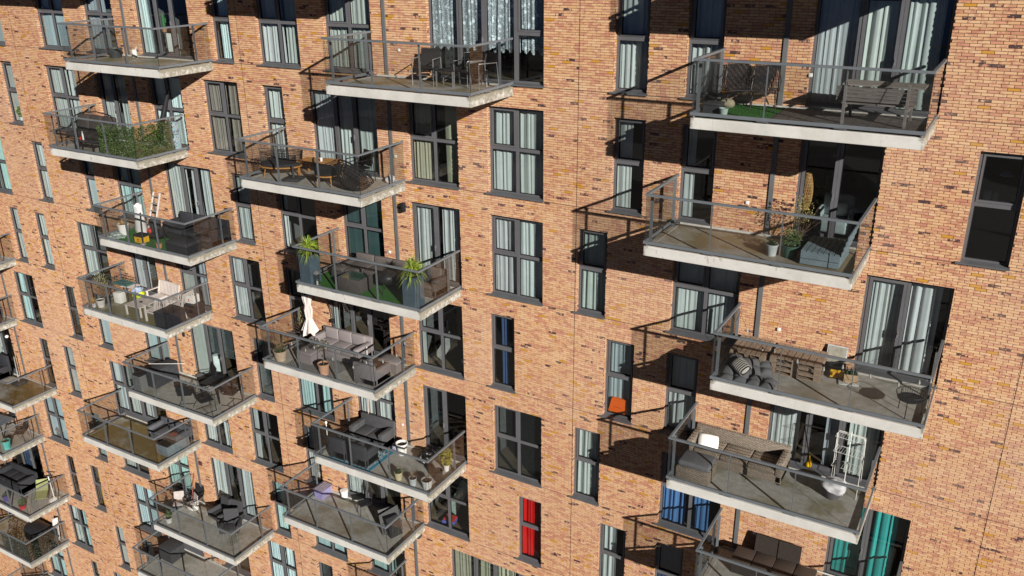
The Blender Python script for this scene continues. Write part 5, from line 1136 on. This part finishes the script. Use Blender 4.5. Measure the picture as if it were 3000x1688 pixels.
# ---- L2
turf('L', 2, .12, 3.55, -1.95, -.55, 'green artificial grass carpet beside the black corner lounge')
pot('potted_grass', 'white square bucket of dry straw grass at the left end', at('L', 2, .42, -1.32), .19, .40, WHITE, 'dry', 33)
t = thing('sack', 'tall white woven sack standing before the teal window', 'sack', at('L', 2, .74, -.85)); m = MB(); vs = []; fs = []; n = 20
for j, (rx, z) in enumerate([(.24, 0), (.27, .12), (.23, .35), (.19, .6), (.17, .85), (.19, 1.0)]):
    for i in range(n): a = 2 * PI * i / n; rr = rx * (1 + .07 * math.cos(5 * a + j)); vs.append((rr * math.cos(a), rr * .65 * math.sin(a), z + (.05 * math.cos(3 * a) if j == 5 else 0)))
for j in range(5):
    for i in range(n): fs.append((j * n + i, j * n + (i + 1) % n, (j + 1) * n + (i + 1) % n, (j + 1) * n + i))
m.add(vs, fs, True); part(t, 'body', m, fabric((.60, .60, .60), .12))
t = thing('step_ladder', 'white two rail step ladder leaning on the brick wall', 'ladder', at('L', 2, .74, -.58)); 
for x in (0, .34): part(t, 'rail', MB().beam((x, 0, 0), (x, .48, 1.30), .035, .05), col((.58, .54, .52), .6))
for i in range(5): f = .14 + i * .19; part(t, 'step', MB().box(.018, .322, .48 * f - .05, .48 * f + .03, 1.30 * f - .012, 1.30 * f + .012), col((.30, .28, .27)))
lump('red_bag', 'crumpled bright red bag under the step ladder', 'bag', at('L', 2, 1.08, -.70), .16, RED, 2, .6, .5, 9)
lump('cloth_scraps', 'heap of pale green and white cloth scraps in the left front corner', 'rags', at('L', 2, .48, -1.72), .24, col((.38, .46, .44), .8, 0, .7, 16), 5, .35, .9, 9)
crate('beer_crate', 'yellow and black beer crate full of bottles on the green turf', at('L', 2, 1.50, -1.76), R_(4), BLK, YEL, col((.035, .022, .012), .2), .42, .32, .30, col((.25, .03, .02)))
t = thing('barbecue', 'small round black charcoal barbecue on three legs by the turf', 'barbecue', at('L', 2, 2.42, -1.45)); part(t, 'bowl', MB().lathe([(.03, .26), (.20, .28), (.29, .34), (.30, .38), (.28, .385), (.18, .33), (.02, .31)], 24), BLK)
for a in (.5, 2.6, 4.7): part(t, 'leg', MB().tube([(.2 * math.cos(a), .2 * math.sin(a), .29), (.30 * math.cos(a), .30 * math.sin(a), 0)], .012, 6), BLK)
pot('stock_pot', 'small black pot standing on the barbecue', at('L', 2, 2.40, -1.32, .33), .11, .17, BLK, 'empty', 3, 'cooking pot', .95, 0, None)
pot('empty_pot', 'dark plastic flower pot hung near the middle rail post', at('L', 2, 1.42, -.75), .20, .55, DGREY, None, 35)
pot('terracotta_pot', 'small orange terracotta pot at the front glass', at('L', 2, 2.75, -1.74), .11, .18, TERRA, 'low', 36)
t = thing('parasol_pole', 'black pole standing up from behind the beer crate', 'pole', at('L', 2, 1.98, -1.78)); part(t, 'pole', MB().tube([(0, 0, 0), (-.06, .14, 1.10)], .028, 8), BLK); part(t, 'foot', MB().lathe([(.11, 0), (.10, .05), (.04, .08)], 14), col((.3, .28, .26), .3))
W_CH = wicker((.045, .046, .055), (.028, .028, .034), 22); CUC = fabric((.04, .042, .05), .12)
sofa('wicker_sofa', 'charcoal wicker sofa along the wall under the long curtains', at('L', 2, 2.08, -.98), 2.38, .86, W_CH, CUC, 0, .34, .80, .16, .62)
sofa('wicker_sofa', 'charcoal wicker sofa section along the right side glass', at('L', 2, 3.66, -1.15), .80, .5, W_CH, CUC, 0, .34, .35, .1, .4, arms='', backc=False)
t = thing('footstool', 'square charcoal footstool in the right front glass corner', 'footstool', at('L', 2, 3.28, -1.88)); part(t, 'base', MB().box(0, .95, 0, .66, 0, .26), W_CH, .01); part(t, 'cushion', MB().rbox(0, .95, 0, .66, .262, .40, .04), CUC)
# ---- L3
pot('potted_plant', 'white and blue pot with orange flowers, larger of two at left', at('L', 3, .48, -1.60), .16, .28, col((.55, .53, .50), .4), None, 41); part(bpy.data.objects['potted_plant.004'] if 'potted_plant.004' in bpy.data.objects else bpy.data.objects['potted_plant'], 'band', MB().lathe([(.001, -5), (.002, -5)], 4), WHITE) if False else None
solo('blue_rim_pot_band', 'dark blue rim band around the larger white pot', 'pot rim', at('L', 3, .48, -1.60, .18), 0, MB().lathe([(.155, 0), (.173, .08), (.173, .105), (.16, .105)], 22, cap=False), col((.03, .03, .20), .3)) if False else None
pot('potted_plant', 'small white pot with blue rim holding dead brown grass', at('L', 3, .26, -1.74), .09, .16, col((.5, .52, .58), .4), 'dry', 42)
pot('potted_shrub', 'dark green leafy shrub in a black pot behind the two small pots', at('L', 3, .28, -1.30), .14, .24, BLK, 'shrub', 43)
t = thing('wire_table', 'black wire frame table at the left side glass', 'table', at('L', 3, .20, -.82)); part(t, 'tabletop', MB().box(0, .8, 0, .45, .62, .64), col((.06, .17, .17), .5)); m = MB()
for z in (.72, .84): m.tube([(0, 0, z), (.8, 0, z), (.8, .45, z), (0, .45, z)], .007, 5, closed=True)
for i in range(9): m.tube([(.1 * i, 0, .64), (.1 * i, 0, .84)], .005, 4).tube([(.1 * i, .45, .64), (.1 * i, .45, .84)], .005, 4)
part(t, 'rail', m, BLK); legs4(t, .8, .45, .62, .012, BLK)
solo('storage_box', 'white box under the black wire table', 'box', at('L', 3, .58, -1.12), R_(8), MB().rbox(0, .34, 0, .28, 0, .42, .02), WHITE)
t = table('folding_table', 'small weathered wooden folding table near the left door', at('L', 3, .38, -.62), .60, .42, .46, WHW, OAK, R_(8), .02, .03, slats=5)
t = thing('tote_bag', 'lime green and blue shopping bag on the floor by the door', 'bag', at('L', 3, 1.10, -.40)); 
bm = bmesh.new(); bmesh.ops.create_icosphere(bm, subdivisions=3, radius=.22)
for v in bm.verts: v.co *= 1 + .2 * noise.noise(v.co * 8); v.co.z = v.co.z * .8 + .17
part(t, 'bag', MB().bm(bm, True), col((.55, .66, .03), .6)); 
bm = bmesh.new(); bmesh.ops.create_icosphere(bm, subdivisions=3, radius=.19)
for v in bm.verts: v.co *= 1 + .4 * noise.noise(v.co * 9); v.co.z = v.co.z * .8 + .36
part(t, 'contents', MB().bm(bm, True), col((.30, .36, .48), .6, 0, .6, 14))
def slat_seat(name, label, loc, rz, w, cat):
    t = thing(name, label, cat, loc, rz); d = .52; m = MB()
    for i in range(5): m.box(.05, w - .05, .02 + i * .092, .09 + i * .092, .40, .42)
    part(t, 'seat', m, WHW); m = MB(); n = int(w / .085)
    for i in range(n): x = .06 + (w - .12) * i / (n - 1); m.beam((x, d - .01, .46), (x, d + .10, .86), .045, .016)
    m.beam((.02, d - .01, .46), (w - .02, d - .01, .46), .03, .05); m.beam((.02, d + .11, .88), (w - .02, d + .11, .88), .03, .06); part(t, 'backrest', m, WHW)
    for x in (0, w - .05):
        part(t, 'leg', MB().box(x, x + .05, 0, .06, 0, .62), WHW); part(t, 'leg', MB().beam((x + .025, d + .10, 0), (x + .025, d - .02, .44), .05, .05), WHW); part(t, 'leg_post', MB().beam((x + .025, d - .02, .44), (x + .025, d + .10, .88), .05, .05), WHW)
        part(t, 'armrest', MB().box(x - .01, x + .06, -.03, d + .03, .621, .645), WHW); part(t, 'side_rail', MB().box(x + .01, x + .04, .06, d, .34, .395), WHW)
    part(t, 'front_rail', MB().box(.051, w - .051, .005, .03, .33, .395), WHW); return t
slat_seat('garden_bench', 'white slatted two seat wooden bench against the brick wall', at('L', 3, 2.05, -.78), R_(-4), 1.20, 'bench')
slat_seat('garden_chair', 'white slatted wooden armchair seen from the side at the front glass', at('L', 3, 3.04, -1.12), R_(-88), .58, 'chair')
slat_seat('garden_chair', 'white slatted wooden armchair behind the black storage box', at('L', 3, 3.42, -.36), R_(-80), .58, 'chair')
t = table('coffee_table', 'low white square wooden coffee table before the bench', at('L', 3, 1.92, -1.66), .80, .78, .40, WHW, None, R_(3), .03, .05, slats=7)
solo('ashtray', 'small black ashtray on the white coffee table', 'ashtray', at('L', 3, 2.30, -1.22, .402), 0, MB().lathe([(.05, 0), (.06, .035), (.05, .035), (.04, .01)], 14), BLK)
chest('storage_box', 'black slatted cushion box in the right front glass corner', at('L', 3, 3.80, -1.88), .68, .80, .58, col((.022, .024, .032), .5))
t = chest('tool_chest', 'flat black tool chest below the white bottle crate', at('L', 3, 3.85, -.74), .62, .52, .50, BLK, 0, .14)
part(t, 'latch', MB().box(.2, .42, -.03, -.016, .36, .42), DGREY)
crate('beer_crate', 'white beer crate with red print on top of the black tool chest', at('L', 3, 3.92, -.62, .502), R_(6), WHITE, None, col((.03, .02, .015), .2), .42, .32, .28, RED)
# ---- L4
chest('storage_chest', 'large black plank effect storage chest at the left wall', at('L', 4, .30, -1.42), .52, 1.10, .68, wood((.05, .053, .062), 1), R_(0), .07)
t = thing('waste_bin', 'tall dark grey pedal bin with black lid by the left glass', 'bin', at('L', 4, .20, -1.84)); part(t, 'body', MB().prism([(0, 0), (.36, 0), (.33, .62), (.03, .62)], .0, .30, 'y'), col((.16, .165, .17), .4), .01); part(t, 'lid', MB().rbox(-.02, .38, -.02, .32, .621, .70, .02), BLK)
t = table('dining_table', 'black square table hidden between the wire dining chairs', at('L', 4, 2.98, -1.18), .85, .85, .70, BLK, BLK, R_(6), .02, .04)
for x, y, rz, lab in ((3.72, -1.62, 160, 'black mesh dining chair with looped legs nearest the glass corner'), (4.12, -.78, 105, 'black mesh dining chair by the right side glass'), (2.75, -1.62, 215, 'black mesh dining chair left of the dark table')):
    frame_chair('dining_chair', lab, at('L', 4, x, y), R_(rz), BLK, BLK, .54, .44, .84, True, 'chair', 'black mesh dining chairs')
frame_chair('relax_chair', 'large black sling armchair with curved wire arms near the doors', at('L', 4, 2.70, -.62), R_(-28), BLK, fabric((.025, .026, .033)), .72, .42, 1.0, True, 'armchair')
solo('pole', 'thin white pole lying across the black storage chest', 'pole', at('L', 4, .10, -1.05, .72), 0, MB().tube([(0, 0, 0), (1.3, .6, .06)], .010, 6), WHITE)
solo('floor_pouffe', 'pale round pouffe inside the doors with white blinds', 'pouffe', (BAL['L'][4] + 1.75, .75, zf(4) + .245), 0, MB().lathe([(.15, 0), (.2, .1), (.2, .6), (.14, .72), (.01, .74)], 18), fabric((.6, .62, .6)))
solo('wall_lamp', 'small black round lamp on the brick left of the blind covered doors', 'wall lamp', (BAL['L'][4] + 1.08, -.05, zf(4) + 2.0), 0, MB().rbox(-.05, .05, -.04, .04, -.09, .09, .03), BLK)
# ---- L5
t = sofa('garden_sofa', 'grey boxy garden sofa with cover at the right end', at('L', 5, 2.62, -.90), 1.70, .80, fabric((.10, .105, .12)), None, 0, .42, .72, .16, .62, backc=False)
t = thing('planter_box', 'long blue grey planter box standing along the right glass', 'planter', at('L', 5, 3.72, -1.42)); part(t, 'box', MB().rbox(0, .66, 0, 1.05, 0, .42, .01), col((.17, .21, .235), .6, 0, .2)); part(t, 'soil', MB().box(.04, .62, .04, 1.01, .421, .43), SOIL)
solo('brick_stack', 'little stack of red bricks on the planter box', 'bricks', at('L', 5, 3.86, -.80, .431), 0, MB().box(0, .2, 0, .22, 0, .06).box(0, .2, .0, .22, .064, .124).box(.01, .2, .01, .2, .128, .18), col((.18, .05, .04), .9))
for x in (3.62, 4.0): solo('torch_post', 'short black post behind the planter box, %s of the two' % ('left' if x < 3.8 else 'right'), 'post', at('L', 5, x, -.62, .0), 0, MB().tube([(0, 0, 0), (0, 0, .98)], .03, 8), BLK)
# ---- L6
pot('potted_conifer', 'small green conifer in a pale pot at the left front corner', at('L', 6, .45, -1.62), .14, .22, col((.50, .53, .52), .6), 'conifer', 51)
t = thing('bucket', 'white bucket with rope handle standing near the left door', 'bucket', at('L', 6, .70, -.50)); part(t, 'shell', MB().lathe([(.12, 0), (.15, .26), (.16, .26), (.155, .28), (.14, .28), (.12, .02)], 20), WHITE)
t = thing('broom', 'red handled broom leaning against the brick wall', 'broom', at('L', 6, .55, -.62)); part(t, 'handle', MB().tube([(0, 0, .05), (.12, .35, 1.5)], .012, 6), col((.42, .12, .10))); part(t, 'head', MB().rbox(-.14, .14, -.04, .05, 0, .06, .02), WHITE)
for x, y, rz, lab in ((.42, -.95, 40, 'folding chair with pale seat, left one by the broom balcony side glass'), (.92, -.78, -20, 'folding chair with pale rounded seat right beside the white bucket')):
    t = frame_chair('folding_chair', lab, at('L', 6, x - .12, y), R_(rz), BLK, fabric((.42, .38, .36)), .46, .44, .8, False, 'chair', 'pale folding chairs', 'cross', .42)
frame_chair('folding_chair', 'black folding chair pushed to the window at the left wall', at('L', 6, .62, -.34), R_(10), BLK, BLK, .5, .44, .88, True, 'chair', None, 'cross')
RB = ribbed((.055, .056, .062))
for x, y, rz, lab in ((2.30, -.62, -10, 'dark woven armchair with chrome legs, left of the three'), (2.92, -.55, 8, 'dark woven armchair with chrome legs, middle of the three'), (3.30, -1.00, 35, 'dark woven armchair with chrome legs, nearest the right glass')):
    t = thing('woven_armchair', lab, 'armchair', at('L', 6, x, y), R_(rz), 'dark woven armchairs with chrome legs'); part(t, 'seat', MB().rbox(-.3, .3, -.3, .28, .30, .44, .03), RB); part(t, 'backrest', MB().obox((0, .30, .70), (.58, .09, .62), (R_(-10), 0, 0)), RB, .02)
    for s in (-1, 1): part(t, 'armrest', MB().rbox(s * .33 - .05, s * .33 + .05, -.32, .26, .30, .60, .03), RB)
    for sx in (-.26, .26):
        for sy in (-.26, .24): part(t, 'leg', MB().tube([(sx, sy, .30), (sx, sy, 0)], .015, 6), STEEL)
# ---- L7
t = chest('storage_box', 'dark covered box on the left side of the cropped lower-left balcony', at('L', 7, .15, -1.0), .8, .7, .6, DGREY)
# ================================================================ far left column
sofa('wicker_sofa', 'grey wicker sofa pressed against the right glass at the left photo edge', at('F', 4, 3.2, -1.55), 1.25, .9, W_GRY, W_GRY, 0, .4, .85, .15, .6)
frame_chair('garden_chair', 'dark framed garden chair on the topmost far-left balcony', at('F', 3, 3.9, -1.0), R_(-60), BLK, BLK)
t = thing('umbrella_stand', 'dark parasol base block with upright silver pole on the stained balcony', 'parasol base', at('F', 5, 2.62, -.52), R_(12)); part(t, 'block', MB().rbox(-.26, .26, -.22, .22, 0, .13, .03), DGREY); part(t, 'pole', MB().tube([(0, 0, .13), (-.02, .05, 1.35)], .022, 8), STEEL)
sofa('lounge_chair', 'black high backed lounge chair before the tall doors at the left edge', at('F', 5, .9, -1.0), .75, .8, CHAR, None, 0, .42, 1.05, .12, .6, cat='armchair', backc=False)
t = thing('wall_lamp', 'white globe lamp on a bracket high on the brick wall', 'wall lamp', (-37.95, 0, zf(5) + 2.35)); part(t, 'arm', MB().tube([(0, 0, 0), (0, -.22, -.02)], .012, 6), BLK); part(t, 'globe', MB().lathe([(.01, -.07), (.06, -.05), (.08, 0), (.06, .05), (.01, .07)], 16, (0, -.24, 0)), WHITE)
pot('mint_pot', 'mint green tall flower pot with sticks in the right front corner', at('F', 6, 4.02, -1.50), .20, .42, col((.12, .50, .46), .45), 'brown', 61)
t = table('garden_table', 'blue grey rectangular garden table at the left photo edge', at('F', 6, 1.9, -1.3), 1.25, .8, .72, col((.10, .13, .16), .4), BLK, R_(8), .02, .04)
for x, y, rz, lab in ((3.90, -.72, -50, 'black folding armchair by the right side glass of the mint-pot balcony'), (2.3, -.32, 0, 'black high backed chair behind the blue grey garden table')):
    frame_chair('garden_chair', lab, at('F', 6, x, y), R_(rz), col((.06, .06, .065), .4), BLK, .56, .42, 1.05, True, 'chair', None, 'cross')
sofa('garden_sofa', 'big black covered garden sofa at the left photo edge', at('F', 7, .5, -1.15), 2.1, .95, CHAR, None, 0, .45, .80, .2, .72, backc=False)
pot('red_pot', 'bright red pot with leafy green plant at the glass corner', at('F', 7, 3.55, -1.72), .15, .20, col((.55, .02, .03), .4), 'bush', 62)
pot('potted_plant', 'purple pot with dark leaves left of the red pot', at('F', 7, 2.3, -1.72), .16, .30, col((.10, .07, .28), .5), 'low', 63)
t = thing('lounger', 'pale green folding sun lounger with dark stripe near the right glass', 'sun lounger', at('F', 7, 3.72, -.85), R_(48)); part(t, 'seat', MB().obox((0, 0, .28), (.52, .62, .02), (R_(6), 0, 0)), fabric((.30, .33, .16))); part(t, 'backrest', MB().obox((0, .48, .50), (.52, .60, .02), (R_(48), 0, 0)), fabric((.30, .33, .16)))
part(t, 'frame', MB().tube([(-.27, -.3, .25), (-.27, .3, .29), (-.27, .7, .72)], .013, 6).tube([(.27, -.3, .25), (.27, .3, .29), (.27, .7, .72)], .013, 6).tube([(-.27, -.2, .26), (-.27, .1, 0)], .012, 6).tube([(.27, -.2, .26), (.27, .1, 0)], .012, 6).tube([(-.27, .3, .28), (-.27, 0, 0)], .012, 6).tube([(.27, .3, .28), (.27, 0, 0)], .012, 6), BLK)
t = thing('umbrella_stand', 'round white parasol base with white pole and dark closed top', 'parasol base', at('F', 7, 4.22, -.55)); part(t, 'plate', MB().lathe([(.26, 0), (.25, .05), (.10, .10), (.03, .14)], 22), WHITE); part(t, 'pole', MB().tube([(0, 0, .12), (-.10, 0, 1.25)], .025, 8), WHITE); part(t, 'arm', MB().tube([(-.28, -.1, 1.28), (.15, .1, 1.36)], .03, 8), BLK)
ivy('F', 8, 1800, 2.3, 'dark artificial hedge screen wrapping the glass corner at lower left', True)
t = thing('covered_furniture', 'black rounded cover over furniture behind the dark hedge', 'furniture cover', at('F', 8, 2.5, -1.1)); part(t, 'cover', MB().rbox(0, 1.5, 0, .9, 0, .95, .3, 4), BLK)
t = thing('ironing_board', 'white and red ironing board leaning on the wall at the hedge end', 'ironing board', at('F', 8, 4.25, -.42)); part(t, 'board', MB().beam((0, 0, .1), (.02, .12, 1.45), .05, .26), col((.6, .58, .58), .7)); part(t, 'leg', MB().tube([(-.1, -.05, 0), (.1, .15, 1.2)], .012, 6), RED); part(t, 'leg', MB().tube([(.15, -.05, .2), (-.1, .15, 1.1)], .012, 6), STEEL)
t = thing('cat_figure', 'grey cat sitting on the inner sill of a pale curtained window', 'cat', (-36.42, REV + .03, zf(6) + .37)); bm = bmesh.new(); bmesh.ops.create_icosphere(bm, subdivisions=3, radius=.13)
for v in bm.verts: v.co = Vector((v.co.x * 1.0, v.co.y * .5, (v.co.z + .12) * 1.25))
bm2 = MB().bm(bm, True); bm = bmesh.new(); bmesh.ops.create_icosphere(bm, subdivisions=2, radius=.08); bm2.bm(bm, True, Matrix.Translation((-.07, 0, .33)))
bm2.lathe([(.025, .38), (.004, .44)], 6, (-.11, 0, 0)).lathe([(.025, .38), (.004, .44)], 6, (-.03, 0, 0)); part(t, 'body', bm2, col((.16, .14, .13), .9, 0, .6, 20))
t = thing('house_plant', 'leafy house plant on the inner sill at the left of the photo', 'plant', (-34.0, REV + .06, zf(1) + .37)); part(t, 'pot', MB().lathe([(.06, 0), (.08, .13)], 12), WHITE); part(t, 'foliage', foliage(90, ball(.16, .22, .35, .1), .07, 5), leafmat((.05, .12, .03), (.22, .26, .05)))
solo('ventilation_grille', 'dark red square vent on the brick beside the broom balcony doors', 'vent', (-25.95 - .38, -.02, zf(6) + 2.2), 0, MB().box(-.09, .09, -.02, .018, -.09, .09), col((.10, .035, .03), .7))

t = thing('pendant_lamp', 'small white and dark pendant lamp inside the far right window', 'lamp', (-.05, .9, zf(1) + 2.05)); part(t, 'shade', MB().lathe([(.02, .10), (.16, 0), (.15, -.01), (.02, .08)], 20), WHITE); part(t, 'cord', MB().tube([(0, 0, .1), (0, 0, .75)], .004, 4), BLK)
t = thing('cushions', 'pale cushions on a sofa back inside the far right window', 'cushions', (-.42, .75, zf(1) + 1.42)); part(t, 'cushion', MB().rbox(0, .16, 0, .3, 0, .30, .06, 3), fabric((.5, .5, .5))); part(t, 'cushion', MB().rbox(.17, .30, 0, .3, 0, .28, .06, 3), fabric((.4, .4, .4))); part(t, 'sofa_back', MB().rbox(-.15, .7, .05, .4, -1.15, 0, .06, 3), CHAR)
# things glimpsed through the panes
t = thing('clothes_pile', 'white garments heaped inside the lower panes by the third-floor white parasol balcony', 'clothes', (-14.85, .6, zf(3) + .3)); part(t, 'board', MB().obox((.35, .1, .55), (.30, .03, 1.1), (0, R_(32), 0)), col((.34, .33, .30))); part(t, 'cloth', MB().obox((1.2, .1, .18), (.4, .2, .16), (0, R_(10), 0)), WHITE)
t = thing('toy_shelf', 'pile of books and a red box inside the window beside the purple-box balcony', 'books', (-14.8, .45, zf(5) + .32)); part(t, 'books', MB().obox((.35, 0, .10), (.45, .3, .10), (0, 0, R_(15))), col((.10, .12, .4), .5)); part(t, 'red_box', MB().obox((.37, 0, .19), (.38, .28, .07), (0, 0, R_(5))), RED); part(t, 'board', MB().obox((.55, .3, .9), (.35, .04, 1.5), (0, R_(24), 0)), col((.32, .40, .34)))
pot('house_plant', 'leafy house plants crowding the narrow window above the purple box', (-20.15, .42, zf(5) + .32), .16, .3, WHITE, 'bush', 71)
